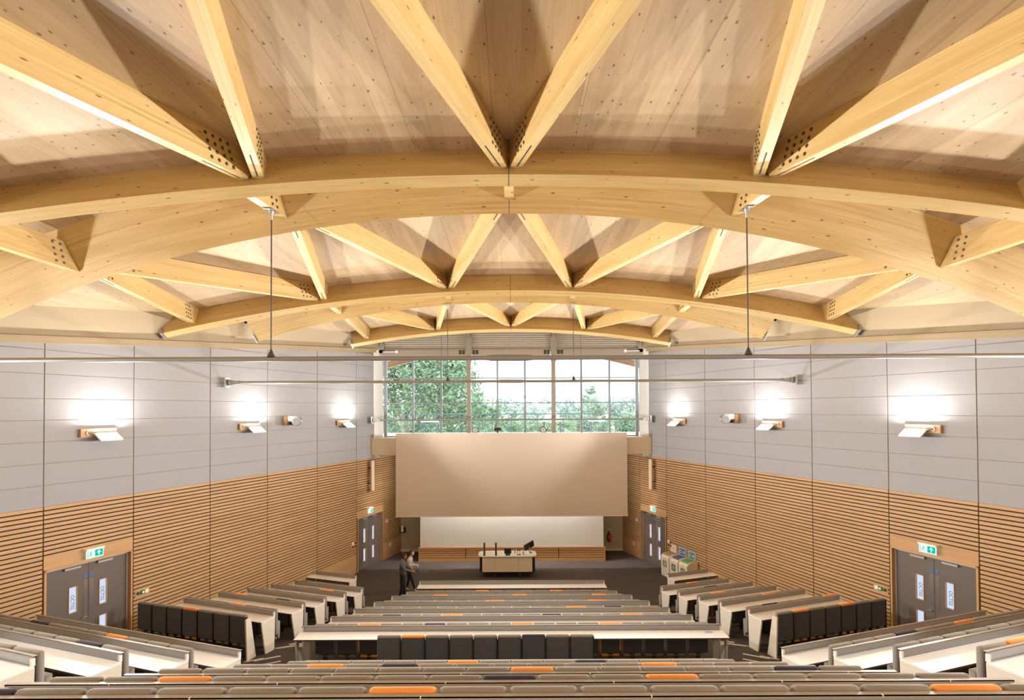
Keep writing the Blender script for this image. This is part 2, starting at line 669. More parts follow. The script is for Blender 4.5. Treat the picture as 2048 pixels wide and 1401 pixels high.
AY, AX = Arch(2.3, 3.44, .0172, 1), Arch(1.0, 3.54, .0150, -1)
AA, AB = Arch(8.22, 3.54, .0131, -1), Arch(9.6, 3.44, .0172, 1)
AC, ADD = Arch(15.54, 3.383, .01458, -1), Arch(16.82, 3.28, .0168, 1)
AE = Arch(22.87, 3.362, .0153, -1)
AA.build('wide glulam arch nearest overhead, its pale underside crossing the whole hall', .3)
AB.build('steep glulam arch close behind the nearest arch, beside the long tie rod hangers', .3)
AC.build('glulam arch in the middle of the hall with dark bolt rows at two beam joints', .26)
ADD.build('glulam arch tucked just behind the middle arch, shorter ends stopping on the beige slope', .71)
AE.build('shallow glulam arch farthest away, directly above the big window', .5)
for a, lb in ((AY, 'glulam arch almost above the back rows, leaning towards the stage'), (AX, 'rearmost glulam arch above the back of the hall')):
    a.build(lb, .4)

# roof deck, beige slopes at the eaves
EDGE_IN = .38
ceil = MB()


def deck(P0, P1, n=44, m=6):
    for i in range(n):
        t0, t1 = -1 + 2 * i / n, -1 + 2 * (i + 1) / n
        for j in range(m):
            f0, f1 = j / m, (j + 1) / m
            q = [P0(t0).lerp(P1(t0), f0), P0(t1).lerp(P1(t1), f0), P0(t1).lerp(P1(t1), f1), P0(t0).lerp(P1(t0), f1)]
            ceil.poly(q, [(p.y * 1.0, p.x + 60) for p in q])


edge = []                      # points of the deck edge along the right hand wall, front to back


def curve(a, face, d):
    xe = a.xend(face, d, EDGE_IN)
    edge.append(a.Q(xe, face, d))
    return lambda t: a.Q(t * xe, face, d)


dW, dN = .6, 1.0
flat_back = [Vector((-14.6, -4.2, H + 1.0)), Vector((14.6, -4.2, H + 1.0))]
cX = curve(AX, 0, dW)


def back(t):
    q = cX(t)
    return Vector((q.x * 1.12, -4.2, q.z))


edge.insert(0, back(1))
deck(back, cX)
deck(curve(AX, 1, dN), curve(AY, 0, dN), m=1)
deck(curve(AY, 1, dW), curve(AA, 0, dW))
deck(curve(AA, 1, dN), curve(AB, 0, dN), m=1)
deck(curve(AB, 1, dW), curve(AC, 0, dW))
deck(curve(AC, 1, dN), curve(ADD, 0, dN), m=1)
deck(curve(ADD, 1, dW), curve(AE, 0, dW))
c7 = curve(AE, 1, dW)


def front(t):
    q = c7(t)
    return Vector((q.x * .94, 25.35, q.z + .1))


edge.append(front(1))
deck(c7, front, m=2)
ceiling = struct(ceil.build('ceiling', DECK, weld=False), 'pale spruce board roof deck spanning between the arches')
sl = MB()
for a, b in zip(edge, edge[1:]):
    if (a - b).length < .02:
        continue
    wa, wb = wall_pt(a.y, .0, H + CORN(a.y) + .15), wall_pt(b.y, .0, H + CORN(b.y) + .15)
    for s in (-1, 1):
        q = [Vector((s * a.x, a.y, a.z)), Vector((s * b.x, b.y, b.z)), Vector((-s * wb.x, wb.y, wb.z)), Vector((-s * wa.x, wa.y, wa.z))]
        sl.poly(q)
sl.build('eaves_soffit', SOFFIT, ceiling, weld=False)
cover = MB()
cover.box(-17, 17, -4.6, 25.9, H + 5.2, H + 5.5)  # unseen flat slab added above the deck to keep sunlight out
cover.build('sun_block_slab', SOFFIT, ceiling)


# roof beams and struts between the arches
BOLT_ME = {}


def bolt_mesh(w, r=.026):
    if w not in BOLT_ME:
        mb = MB()
        mb.tube((0, -w / 2 - .004, 0), (0, w / 2 + .004, 0), r, n=12)
        for s in (-1, 1):
            mb.tube((0, s * (w / 2 + .004), 0), (0, s * (w / 2 + .016), 0), r * .5, n=6)
        BOLT_ME[w] = mb.mesh('bolt', BOLT)
    return BOLT_ME[w]


def roof_beam(a0, f0, X0, a1, f1, X1, label, w=.16, dep=.44, d0=.13, d1=.13, bolts0=(0, 0), bolts1=(0, 0), group=None, slots=(True, True), gap=.006):
    up0, up1 = a0.N(X0), a1.N(X1)
    b0, b1 = a0.Q(X0, f0, d0), a1.Q(X1, f1, d1)
    dr = (b1 - b0).normalized()
    side = dr.cross(Vector((0, 0, 1))).normalized()
    up = side.cross(dr).normalized()
    n0, n1 = a0.w * (1 if f0 else -1), a1.w * (1 if f1 else -1)

    def corner(b, nrm, sg, hgt):
        c = b + side * (sg * w / 2) + up * hgt
        return c - dr * ((c - b).dot(nrm) / dr.dot(nrm)) + (dr * gap if b is b0 else -dr * gap)

    dep0 = dep
    P = [corner(b0, n0, -1, 0), corner(b1, n1, -1, 0), corner(b1, n1, 1, 0), corner(b0, n0, 1, 0),
         corner(b0, n0, -1, dep0), corner(b1, n1, -1, dep0), corner(b1, n1, 1, dep0), corner(b0, n0, 1, dep0)]
    M = Matrix((dr, side, up)).transposed().to_4x4()
    o = thing('roof_beam', label, 'beam', tuple(b0), group=group, rot=tuple(M.to_euler()))
    Mi = M.inverted()
    org = Vector(o.location)
    mb = MB()
    mb.hexa([Mi @ (p - org) for p in P], grain=0, off=rnd.random() * 20)
    mb.build('beam_timber', BEAM, o)
    L = (b1 - b0).length
    for (cols, rows), base, sg in ((bolts0, 0.0, 1), (bolts1, L, -1)):
        if not cols:
            continue
        bm_ = bolt_mesh(w)
        for i in range(cols):
            for j in range(rows):
                z = .075 + j * (dep - .15) / max(1, rows - 1)
                shift = abs(dr.z) * 0
                put('bolt', bm_, o, (base + sg * (.30 + .13 * i + .10 * (j / max(1, rows - 1))), 0, z))
    for on, base, sg in ((slots[0], 0.0, 1), (slots[1], L, -1)):
        if on:
            pl = MB()
            a, b = sorted((base + sg * .10, base + sg * .78))
            pl.box(a, b, -.009, .009, -.0025, .02)
            pl.build('flitch_slot', SLOT, o)
    return o


T = .10
WB = 'diagonal beams of the bays'


def wide_bay(a0, a1, pairs, text, bolts0, bolts1):
    for k, (x0, x1) in enumerate(sorted(pairs, key=lambda p: (p[0] + p[1]))):
        s0 = T if x1 > x0 else -T
        roof_beam(a0, 1, x0 + s0, a1, 0, x1 - s0, '%s diagonal roof beam counted from the left in %s' % (ORD[k + 1], text), bolts0=bolts0, bolts1=bolts1)


def both(ps):
    out = set()
    for a, b in ps:
        out |= {(a, b), (-a, -b)}
    return list(out)


wide_bay(AY, AA, both([(1.9, 0), (1.9, 3.83), (5.6, 3.83), (5.6, 7.6), (9.0, 7.6)]), 'the bay overhead, before the nearest arch', (2, 4), (4, 4))
wide_bay(AB, AC, both([(0, 1.77), (3.8, 1.77), (3.8, 5.3), (7.75, 5.3), (7.75, 8.75)]), 'the bay before the middle arch', (3, 3), (3, 4))
wide_bay(ADD, AE, both([(1.86, 0), (1.86, 3.12), (5.2, 3.12), (5.2, 6.0)]), 'the bay before the window arch', (2, 2), (2, 4))
for k, (xa, x) in enumerate(((-8.45, -7.9), (-4.2, -3.93), (0, 0), (4.2, 3.93), (8.45, 7.9))):
    roof_beam(AA, 1, xa, AB, 0, x, '%s short strut counted from the left between the two nearest arches' % ORD[k + 1], d0=.30, d1=.24, dep=.46, bolts0=(0, 0), bolts1=(2, 4) if x else (0, 0), slots=(False, False))
for k, x in enumerate((-5.25, -1.88, 1.88, 5.25)):
    roof_beam(AC, 1, x, ADD, 0, x, '%s short strut counted from the left behind the middle arch' % ORD[k + 1], d0=.26, d1=.20, dep=.46, bolts1=(2, 3), slots=(False, False))

# ------------------------------------------------------------------ rows: positions of the desk rails (relative to the eye)
C_Y = [19.65, 18.55, 17.36, 16.17, 14.98, 13.79, 12.59]                 # lower centre block, front to back
C_H = [-6.075, -6.093, -5.835, -5.602, -5.365, -5.131, -4.894]
C_W = [3.28, 3.52, 3.77, 4.02, 4.265, 4.50, 4.75]                     # half widths
C_N = [13, 14, 15, 16, 17, 18]                                        # seats behind desk j
C_F = [STAGE, STAGE, -6.72, -6.48, -6.25, -6.01, AISLE]               # floor behind desk j
U_Y = [9.73, 8.61, 7.43, 6.25, 5.07, 3.89]                            # upper centre block
U_H = [-4.39, -3.94, -3.445, -2.957, -2.473, -1.989]
U_W = [3.6, 3.83, 4.07, 4.33, 4.57, 4.8]
U_N = [14, 15, 16, 17, 18]
U_F = [h - .855 for h in U_H]
S_IN = [(-5.73, 20.44), (-4.93, 18.28), (-5.14, 17.11), (-5.38, 15.99), (-5.58, 14.87), (-5.83, 13.69)]   # lower side block, inner rail ends
S_H = [-6.10, -5.89, -5.65, -5.417, -5.18, -4.945]
S_L = [1.85, 2.75, 2.88, 2.87, 2.98, 3.02]
S_F = [STAGE, -6.745, -6.505, -6.27, -6.035, AISLE]
V_IN = [(-4.92, 10.13), (-5.24, 9.05), (-5.52, 7.91), (-5.74, 6.73)]  # upper side block
V_H = [-4.37, -3.93, -3.44, -2.954]
V_F = [-5.225, -4.785, -4.295, -3.81]
OUT = Vector((-CT, ST))        # direction of a left hand row, aisle to wall

# ------------------------------------------------------------------ floor and tiers
fl = MB()
fl.box(-17, 17, -4.6, 28, H + STAGE - .3, H + STAGE)


def tier(poly, lev):
    for s in (-1, 1):
        pts = [(s * p[0], p[1]) for p in poly]
        fl.prism(pts, H + STAGE - .1, H + lev)
        if all(abs(p[0]) < 1e-6 for p in poly):
            break


def inner_x(y):
    """the line between the centre block tiers and the side tiers"""
    return 5.25 - .2 * (y - 12.54)


def ctier(y0, y1, lev):
    x0, x1 = inner_x(y0), inner_x(y1)
    fl.prism([(-x0, y0), (x0, y0), (x1, y1), (-x1, y1)], H + STAGE - .1, H + lev)


for j in range(2, 6):
    ctier(C_Y[j + 1] - .02, C_Y[j] - .02, C_F[j])
fl.box(-11.5, 11.5, 9.66, 12.52, H + STAGE - .1, H + AISLE)
for j in range(0, 5):
    ctier(U_Y[j + 1] - .02, U_Y[j] - .02, U_F[j])
fl.box(-16.5, 16.5, -4.5, U_Y[5] - .02, H + STAGE - .1, H + U_F[5])


def side_line(p):
    """a row line of the left side block from the aisle to the wall"""
    y = p[1]
    a = Vector((-inner_x(y), y - (inner_x(y) + p[0]) * 0))
    a = Vector((p[0], p[1])) - OUT * max(0.0, (-p[0] - inner_x(y)) / CT)
    b = Vector((p[0], p[1])) + OUT * 12
    # cut at the wall
    for i in range(400):
        q = Vector((p[0], p[1])) + OUT * (i * .02)
        if -q.x > WX(q.y) + .01:
            b = q
            break
    return a, b


lines = [side_line(p) for p in S_IN[1:]]
for (a0, b0), (a1, b1), lev in zip(lines, lines[1:], S_F[1:]):
    tier([a1, b1, b0, a0], lev)
vlines = [side_line(p) for p in V_IN]
tier([vlines[0][0], vlines[0][1], lines[-1][1], lines[-1][0], (-5.2, 12.5), (-5.2, 9.7)], AISLE)
for (a0, b0), (a1, b1), lev in zip(vlines, vlines[1:], V_F):
    tier([a1, b1, b0, a0], lev)
a, b = vlines[-1]
tier([(-5.0, -4.5), (-16.3, -4.5), b, a], V_F[3])
floor = struct(fl.build('floor', CARPET), 'charcoal carpet on the stage floor and the stepped seating tiers')
# pale nosings on the gangway steps
k = 5
for s in (-1, 1):
    for (x, y, z, w) in ((-5.61, 13.79, AISLE, .50), (-5.45, 13.98, AISLE, .30), (-6.08, 13.07, AISLE, .42), (-5.80, 13.15, AISLE, .58), (-5.60, 12.92, AISLE, .40)):
        st_ = MB()
        if z != AISLE and y < 12:
            M = Matrix.Translation((s * -x * -1, y, H + z)) @ Matrix.Rotation(s * .25 if False else (-TH if s < 0 else TH) * .75, 4, 'Z')
            st_.box(-w / 2, w / 2, -.5, .0, -(z - AISLE) - .02, -.004, M, mi=1)
            st_.box(-w / 2, w / 2, -.05, .004, -.012, .004, M)
        else:
            M = Matrix.Translation((s * -x * -1, y, H + z)) @ Matrix.Rotation((-TH if s < 0 else TH) * (1 if y > 13.5 else 1.45), 4, 'Z')
            st_.box(-w / 2, w / 2, -.05, .004, -.012, .006, M)
        struct(st_.build('trim_%d' % k, [NOSING, CARPET]), 'pale nosing strip on a gangway step')
        k += 1

# ------------------------------------------------------------------ front wall, ledge, alcove
wf = MB()
wf.box(-6.4, 6.4, 27.1, 27.4, 0, H - 2.0)
wall_front = struct(wf.build('wall_front', plain('taupe wall paint', (.50, .43, .34), .85, var=.02)), 'taupe wall of the alcove behind the stage')
bb = MB()
bb.box(-5.5, -4.25, 27.07, 27.1, 0, .12)
bb.box(4.25, 5.5, 27.07, 27.1, 0, .12)
struct(bb.build('baseboard_front', CREAM))
lg = MB()
lg.box(-6.28, 6.28, 24.7, 25.9, H - 2.02, H - 1.26)
lg.box(-6.3, 6.3, 25.8, 27.4, H - 2.1, H - 2.02)
ledge = struct(lg.build('trim_40', CREAM), 'beige ledge running below the big window')
pod = MB()
pod.box(-4.23, 4.23, 25.34, 27.1, 0, H - 2.05)
pod_o = pod.build('board_casing', plain('casing side brown', (.16, .11, .07), .7), wall_front)
# oak plinth below the whiteboard
pl = MB()
X4 = [-4.25, -2.13, 0, 2.13, 4.25]
for a, b in zip(X4, X4[1:]):
    pl.box(a + .006, b - .006, 25.27, 25.31, 0, .155, grain=0, off=rnd.random() * 9)
    for i in range(4):
        z = .18 + i * .105
        pl.box(a + .03, b - .006, 25.275, 25.31, z, z + .085, grain=0, off=rnd.random() * 9)
pl.box(-4.27, 4.27, 25.255, 25.34, .60, .64, grain=0)
for s in (-1, 1):
    pl.box(s * 4.25 - .025, s * 4.25 + .025, 25.265, 25.34, 0, .6, grain=2)
po = MB()
po.box(-4.24, 4.24, 25.30, 25.335, 0, .6)
plinth = po.build('plinth_panel', DARK, wall_front)
pl.build('oak_slats', PALEOAK, plinth)

# ------------------------------------------------------------------ the big window
MX = [-5.85, -4.57, -3.26, -1.95, -.64, .64, 1.95, 3.26, 4.57, 5.85]
win = MB()
FY0, FY1 = 25.56, 25.66
for x in MX:
    if abs(abs(x) - 1.95) < .01:
        continue
    w = .045 if abs(x) < 5 else .07
    win.box(x - w, x + w, FY0, FY1, H - 1.26, H + 2.72)
for z in (-1.235, .307, 1.466, 2.62):
    win.box(-5.85, 5.85, FY0 + .005, FY1 - .005, H + z - .025, H + z + .025)
window = struct(win.build('window_1', plain('grey window frame', (.30, .34, .39), .45, metal=.3)), 'wide gridded window above the stage')
gl = MB()
for a, b in zip(MX, MX[1:]):
    gl.box(a + .02, b - .02, FY0 + .045, FY0 + .055, H - 1.23, H + 2.6)
gl.build('window_pane', glass('window glass'), window, weld=False)
for x in (-1.95, 1.95):
    c = MB()
    c.box(x - .095, x + .095, 25.28, 25.5, H - 1.26, H + 3.45)
    c.box(x - .13, x + .13, 25.24, 25.34, H + 2.2, H + 3.35)
    c.box(x - .06, x + .06, 25.2, 25.3, H + 3.3, H + 3.62)
    c.tube((x - .09, 25.22, H + 3.52), (x + .09, 25.22, H + 3.52), .035)
    c.build('window_column', plain('taupe steel column', (.34, .30, .27), .45, metal=.2), window)
for s in (-1, 1):
    c = MB()
    c.box(s * 5.98 - .13, s * 5.98 + .13, 25.26, 25.42, H + 2.62, H + 3.05)
    c.box(s * 5.98 - .06, s * 5.98 + .06, 25.22, 25.3, H + 2.95, H + 3.2)
    c.build('rail_bracket', GREYM, window)
    c = MB()
    c.tube((s * 5.9, 25.2, H + 2.67), (s * 5.25, 25.2, H + 2.67), .025)
    c.tube((s * 5.25, 25.17, H + 2.67), (s * 5.25, 25.23, H + 2.67), .075, n=16)
    c.build('blind_crank', WHITEP, window)
# ribbed metal panels and the grey blind housing over the window
RIB = plain('ribbed metal panel', (.62, .57, .51), .45, metal=.35)
for n_, (a, b) in enumerate(((-6.3, -2.05), (-1.85, 1.85), (2.05, 6.3))):
    r = MB()
    z = 2.74
    while z < 4.4:
        r.poly([(a, 25.40, H + z), (b, 25.40, H + z), (b, 25.35, H + z + .03), (a, 25.35, H + z + .03)])
        r.poly([(a, 25.35, H + z + .03), (b, 25.35, H + z + .03), (b, 25.35, H + z + .06), (a, 25.35, H + z + .06)])
        r.poly([(a, 25.35, H + z + .06), (b, 25.35, H + z + .06), (b, 25.40, H + z + .085), (a, 25.40, H + z + .085)])
        r.poly([(a, 25.40, H + z + .085), (b, 25.40, H + z + .085), (b, 25.40, H + z + .1), (a, 25.40, H + z + .1)])
        z += .1
    r.build('ribbed_panel', RIB, window, weld=False)
    h = MB()
    h.box(a + .05, b - .05, 25.26, 25.48, H + 2.50, H + 2.76)
    ho = h.build('blind_housing', GREYM, window)
    h = MB()
    h.box(a + .1, b - .1, 25.30, 25.44, H + 2.40, H + 2.50)
    h.build('blind_rail', plain('pale blind rail', (.62, .64, .68), .5), ho)
    for x in ((a, 25.25), (b, 25.25)):
        if abs(abs(x[0]) - 2.05) < .3 or abs(abs(x[0]) - 1.85) < .3:
            h = MB()
            d = .30 if x[0] == a else -.30
            for i in range(2):
                for j in range(3):
                    cx = x[0] + d * (.45 + .5 * i)
                    h.box(cx - .055, cx + .055, 25.245, 25.262, H + 2.55 + j * .065, H + 2.60 + j * .065)
            h.build('louvre_vent', BLACK, ho)
up = MB()
up.box(-8, 8, 25.42, 25.6, H + 2.75, H + 5.3)
up.box(-9, -6.02, 25.45, 25.9, H - 2.0, H + 5.3)
up.box(6.02, 9, 25.45, 25.9, H - 2.0, H + 5.3)
up.build('gable_wall', SOFFIT, wall_front)
bk = MB()
bk.box(-17, 17, -4.7, -4.4, 0, H + 5.3)
struct(bk.build('wall_back', CREAM))

# ------------------------------------------------------------------ projection screen
scr = thing('projection_screen', 'huge blank cream projection screen hanging in front of the ledge', 'screen', (0, 24.42, H - 4.735))
mb = MB()
mb.box(-5.135, 5.135, 0, .09, 0, 3.70)
mb.build('screen_panel', plain('screen cloth', (.68, .59, .49), .9, var=.01), scr, bevel=.01)
mb = MB()
mb.box(-5.145, 5.145, -.004, .10, -.012, .03)
mb.build('bottom_bar', plain('screen trim', (.80, .70, .56), .6), scr)
for x in (-4.2, -1.4, 1.4, 4.2):
    mb = MB()
    mb.box(x - .05, x + .05, .09, .28, 2.9, 3.0)
    mb.build('wall_bracket', STEEL, scr)

# whiteboards
for k, (a, b) in enumerate(((-4.2, -1.403), (-1.40, 1.40), (1.403, 4.2))):
    wb = thing('whiteboard', ['whiteboard panel below the cream screen, nearest the wall dispenser', 'middle whiteboard panel directly behind the lectern desk', 'whiteboard panel below the cream screen, nearest the fire extinguisher'][k], 'whiteboard', ((a + b) / 2, 25.3, .645), group='whiteboard panels')
    w = (b - a) / 2
    mb = MB()
    mb.box(-w, w, 0, .035, .012, 4.1)
    mb.build('writing_surface', plain('white board enamel', (.88, .88, .87), .25, var=.01), wb)
    mb = MB()
    mb.box(-w, w, -.02, .035, 0, .012)
    mb.build('pen_ledge', plain('red brown pen ledge', (.42, .20, .14), .5), wb)

# lamps hidden under the ledge that wash the whiteboards
TUBE = glow('cool strip lamp', (.93, .97, 1.0), 88)
for x in (-2.8, 0, 2.8):
    s = thing('strip_light', '%s strip lamp washing the whiteboard from under the ledge' % {-2.8: 'dispenser side', 0: 'middle', 2.8: 'extinguisher side'}[x], 'lamp', (x, 24.86, H - 2.02), group='whiteboard lamps')
    mb = MB()
    mb.box(-1.25, 1.25, -.06, .06, -.06, 0)
    mb.build('lamp_body', WHITEP, s)
    mb = MB()
    mb.tube((-1.2, .09, -.04), (1.2, .09, -.04), .02)
    mb.build('lamp_tube', TUBE, s)

# ------------------------------------------------------------------ outside
TERR = -1.32
g = MB()
g.box(-9, 9, 25.9, 31.6, H + TERR - .25, H + TERR)
struct(g.build('ground_terrace', plain('pale terrace paving', (.66, .72, .78), .7)), 'pale terrace outside the window')
rail = thing('terrace_railing', 'dark metal balustrade along the far edge of the terrace', 'railing', (0, 31.2, H + TERR))
RM = plain('blue grey railing', (.04, .055, .08), .4, metal=.2)
for nm, z, r in (('top_rail', 1.06, .028), ('middle_rail', .50, .012)):
    mb = MB()
    mb.tube((-5.9, 0, z), (5.9, 0, z), r)
    for s in (-1, 1):
        mb.tube((s * 5.9, 0, z), (s * 6.9, -.6, z - .6), r)
    mb.build(nm, RM, rail)
for i in range(9):
    x = -5.9 + i * 11.8 / 8
    mb = MB()
    mb.tube((x, 0, 0), (x, 0, 1.06), .02)
    mb.build('railing_post', RM, rail)
for (x, w, nm, lab) in ((-4.4, .9, 'terrace_table', 'white terrace table by the big tree'), (2.2, 1.0, 'terrace_table', 'white terrace table below the far hills'), (4.6, .8, 'terrace_table', 'white terrace table nearest the sloping end of the railing')):
    t = thing(nm, lab, 'table', (x, 29.6, H + TERR), group='terrace tables')
    mb = MB()
    mb.box(-w / 2, w / 2, -.35, .35, .66, .70)
    mb.build('table_top', WHITEP, t)
    for sx_ in (-1, 1):
        for sy in (-1, 1):
            mb = MB()
            mb.tube((sx_ * (w / 2 - .06), sy * .28, 0), (sx_ * (w / 2 - .06), sy * .28, .66), .02)
            mb.build('leg', RM, t)
# timber fascia of the roof overhang
fa = Arch(28.0, 3.03, .0223, 1)
fa.u, fa.w = Vector((0, 0, 1)), Vector((0, 1, 0))
fo = thing('roof_fascia', 'orange brown curved timber fascia of the roof overhang outside the window', 'fascia', (0, 28.0, H + 3.0))
mb = MB()
for i in range(48):
    xa, xb = -9 + 18 * i / 48, -9 + 18 * (i + 1) / 48
    A = lambda x, f, d: Vector((x, 28.0 + f * .18, H + 3.03 - .0223 * x * x + d)) - Vector(fo.location)
    mb.hexa([A(xa, 0, 0), A(xb, 0, 0), A(xb, 1, 0), A(xa, 1, 0), A(xa, 0, .5), A(xb, 0, .5), A(xb, 1, .5), A(xa, 1, .5)], grain=0)
mb.build('fascia_board', wood('weathered larch', (.52, .26, .14), (.74, .42, .26), board=.25, seam=.4, knots=0), fo)
mb = MB()
for i in range(48):
    xa, xb = -9 + 18 * i / 48, -9 + 18 * (i + 1) / 48
    A = lambda x, y, d: Vector((x, y, H + 3.03 - .0223 * x * x + d)) - Vector(fo.location)
    mb.hexa([A(xa, 25.95, .42), A(xb, 25.95, .42), A(xb, 28, .30), A(xa, 28, .30), A(xa, 25.95, .6), A(xb, 25.95, .6), A(xb, 28, .5), A(xa, 28, .5)])
mb.build('overhang_soffit', plain('grey overhang soffit', (.42, .36, .33), .8), fo)

gr = MB()
gr.box(-120, 120, 31.6, 60, -1.4, -1.2)
gr.poly([(-200, 60, -1.2), (200, 60, -1.2), (300, 200, -6), (-300, 200, -6)])
gr.poly([(-300, 200, -6), (300, 200, -6), (700, 620, 9), (-700, 620, 9)])
struct(gr.build('ground_field', plain('meadow', (.20, .24, .11), .9, var=.3, scale=.05), weld=False), 'grassy slope falling away beyond the terrace')


def leaf_cloud(name, mat, blobs, n, size, parent, seed):
    """leaf sprays spread over the skin of rounded boughs"""
    rg = np.random.default_rng(seed)
    w = np.array([b[3] ** 2 for b in blobs])
    pick = rg.choice(len(blobs), n, p=w / w.sum())
    B = np.array(blobs)[pick]
    d = rg.normal(size=(n, 3))
    d /= np.linalg.norm(d, axis=1)[:, None]
    rad = B[:, 3:4] * (0.72 + .36 * rg.random((n, 1)))
    c = B[:, :3] + d * rad * np.array([1, 1, .85])
    a = rg.normal(size=(n, 3))
    a /= np.linalg.norm(a, axis=1)[:, None]
    b = np.cross(a, rg.normal(size=(n, 3)))
    b /= np.linalg.norm(b, axis=1)[:, None]
    s = size * (.6 + .8 * rg.random((n, 1)))
    v = np.stack([c - a * s, c - b * s * .5, c + a * s, c + b * s * .5], 1).reshape(-1, 3)
    me = bpy.data.meshes.new(name)
    me.vertices.add(n * 4)
    me.vertices.foreach_set('co', v.astype(np.float32).ravel())
    me.loops.add(n * 4)
    me.loops.foreach_set('vertex_index', np.arange(n * 4, dtype=np.int32))
    me.polygons.add(n)
    me.polygons.foreach_set('loop_start', np.arange(0, n * 4, 4, dtype=np.int32))
    me.update(calc_edges=True)
    me.materials.append(mat)
    o = bpy.data.objects.new(name, me)
    COL.objects.link(o)
    o.parent = parent
    return o


BARK = plain('bark', (.16, .12, .09), .9, var=.3)


def tree(label, loc, h, spread, nb, n, size, mat, seed, group=None, bare=False):
    o = thing('tree', label, 'tree', loc, group=group)
    r = random.Random(seed)
    blobs = []
    for i in range(nb):
        t = i / max(1, nb - 1)
        z = h * (.12 + .80 * r.random()) if not bare else h * (.55 + .4 * r.random())
        prof = math.sin(math.pi * min(1, max(.05, (z / h) * .82 + .16))) ** .7
        an = r.random() * 6.28
        q = spread * prof * math.sqrt(r.random())
        blobs.append((q * math.cos(an), q * math.sin(an), z, spread * (.30 if not bare else .22) * (.7 + .6 * r.random())))
    leaf_cloud('foliage', mat, blobs, n, size, o, seed)
    tb = MB()
    tb.tube((0, 0, -1.0), (0, 0, h * .8), h * .028, h * .008, 8)
    for b in blobs[:8]:
        tb.tube((0, 0, b[2] * .55), (b[0] * .8, b[1] * .8, b[2]), h * .010, h * .004, 6)
    tb.build('trunk', BARK, o)
    return o


G1 = leaves('oak leaves', (.05, .095, .06), (.21, .28, .18))
G2 = leaves('willow leaves', (.07, .11, .065), (.25, .30, .18))
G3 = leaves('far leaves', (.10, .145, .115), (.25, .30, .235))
tree('big broad oak filling the window panes beside the nearer column', (-8.6, 44, -1.2), 15.5, 6.2, 60, 30000, .17, G1, 3)
tree('lower spreading tree leaning out beyond the big oak', (-3.0, 58, -1.6), 10.2, 3.6, 26, 9000, .16, G1, 5)
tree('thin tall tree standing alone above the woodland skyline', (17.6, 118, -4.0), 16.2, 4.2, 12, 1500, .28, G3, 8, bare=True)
protos = [tree('rounded tree in the woodland below the terrace', (4.6, 60, -2.2), 8.2, 4.4, 26, 6500, .22, G2, 21, 'woodland trees below the terrace'),
          tree('rounded tree in the woodland below the terrace', (15.5, 70, -2.4), 8.4, 4.6, 26, 6500, .22, G1, 22, 'woodland trees below the terrace'),
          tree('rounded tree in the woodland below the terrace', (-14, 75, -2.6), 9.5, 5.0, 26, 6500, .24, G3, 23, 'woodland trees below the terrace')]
rr = random.Random(4)
spots = [(4.6, 60), (-14, 75), (-8.6, 44), (-3.0, 58), (17.6, 118), (15.5, 70)]
tries = 0
while len(spots) < 32 and tries < 6000:
    tries += 1
    y = 60 + 85 * rr.random() ** 1.3
    x = rr.uniform(-.24, .34) * y
    if min(math.hypot(x - a, y - b) for a, b in spots) < 9.4:
        continue
    spots.append((x, y))
    q = dup(protos[rr.randrange(3)], (x, y, -2.0 - (y - 60) * .03), rr.random() * 6)
    s_ = .62 + .16 * rr.random()
    q.scale = (s_, s_, s_ * 1.25)
# distant wooded ridge
hb = [(rr.uniform(-70, 120), rr.uniform(-12, 12), rr.uniform(-4, 4) + 5.0 * (.5 + .5 * math.sin(i * .37)), rr.uniform(4, 7)) for i in range(110)]
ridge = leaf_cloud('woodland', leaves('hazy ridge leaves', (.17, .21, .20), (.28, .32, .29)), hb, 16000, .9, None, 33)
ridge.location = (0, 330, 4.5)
tag(ridge, 'hazy wooded ridge on the horizon outside the window', 'woodland', kind='stuff')

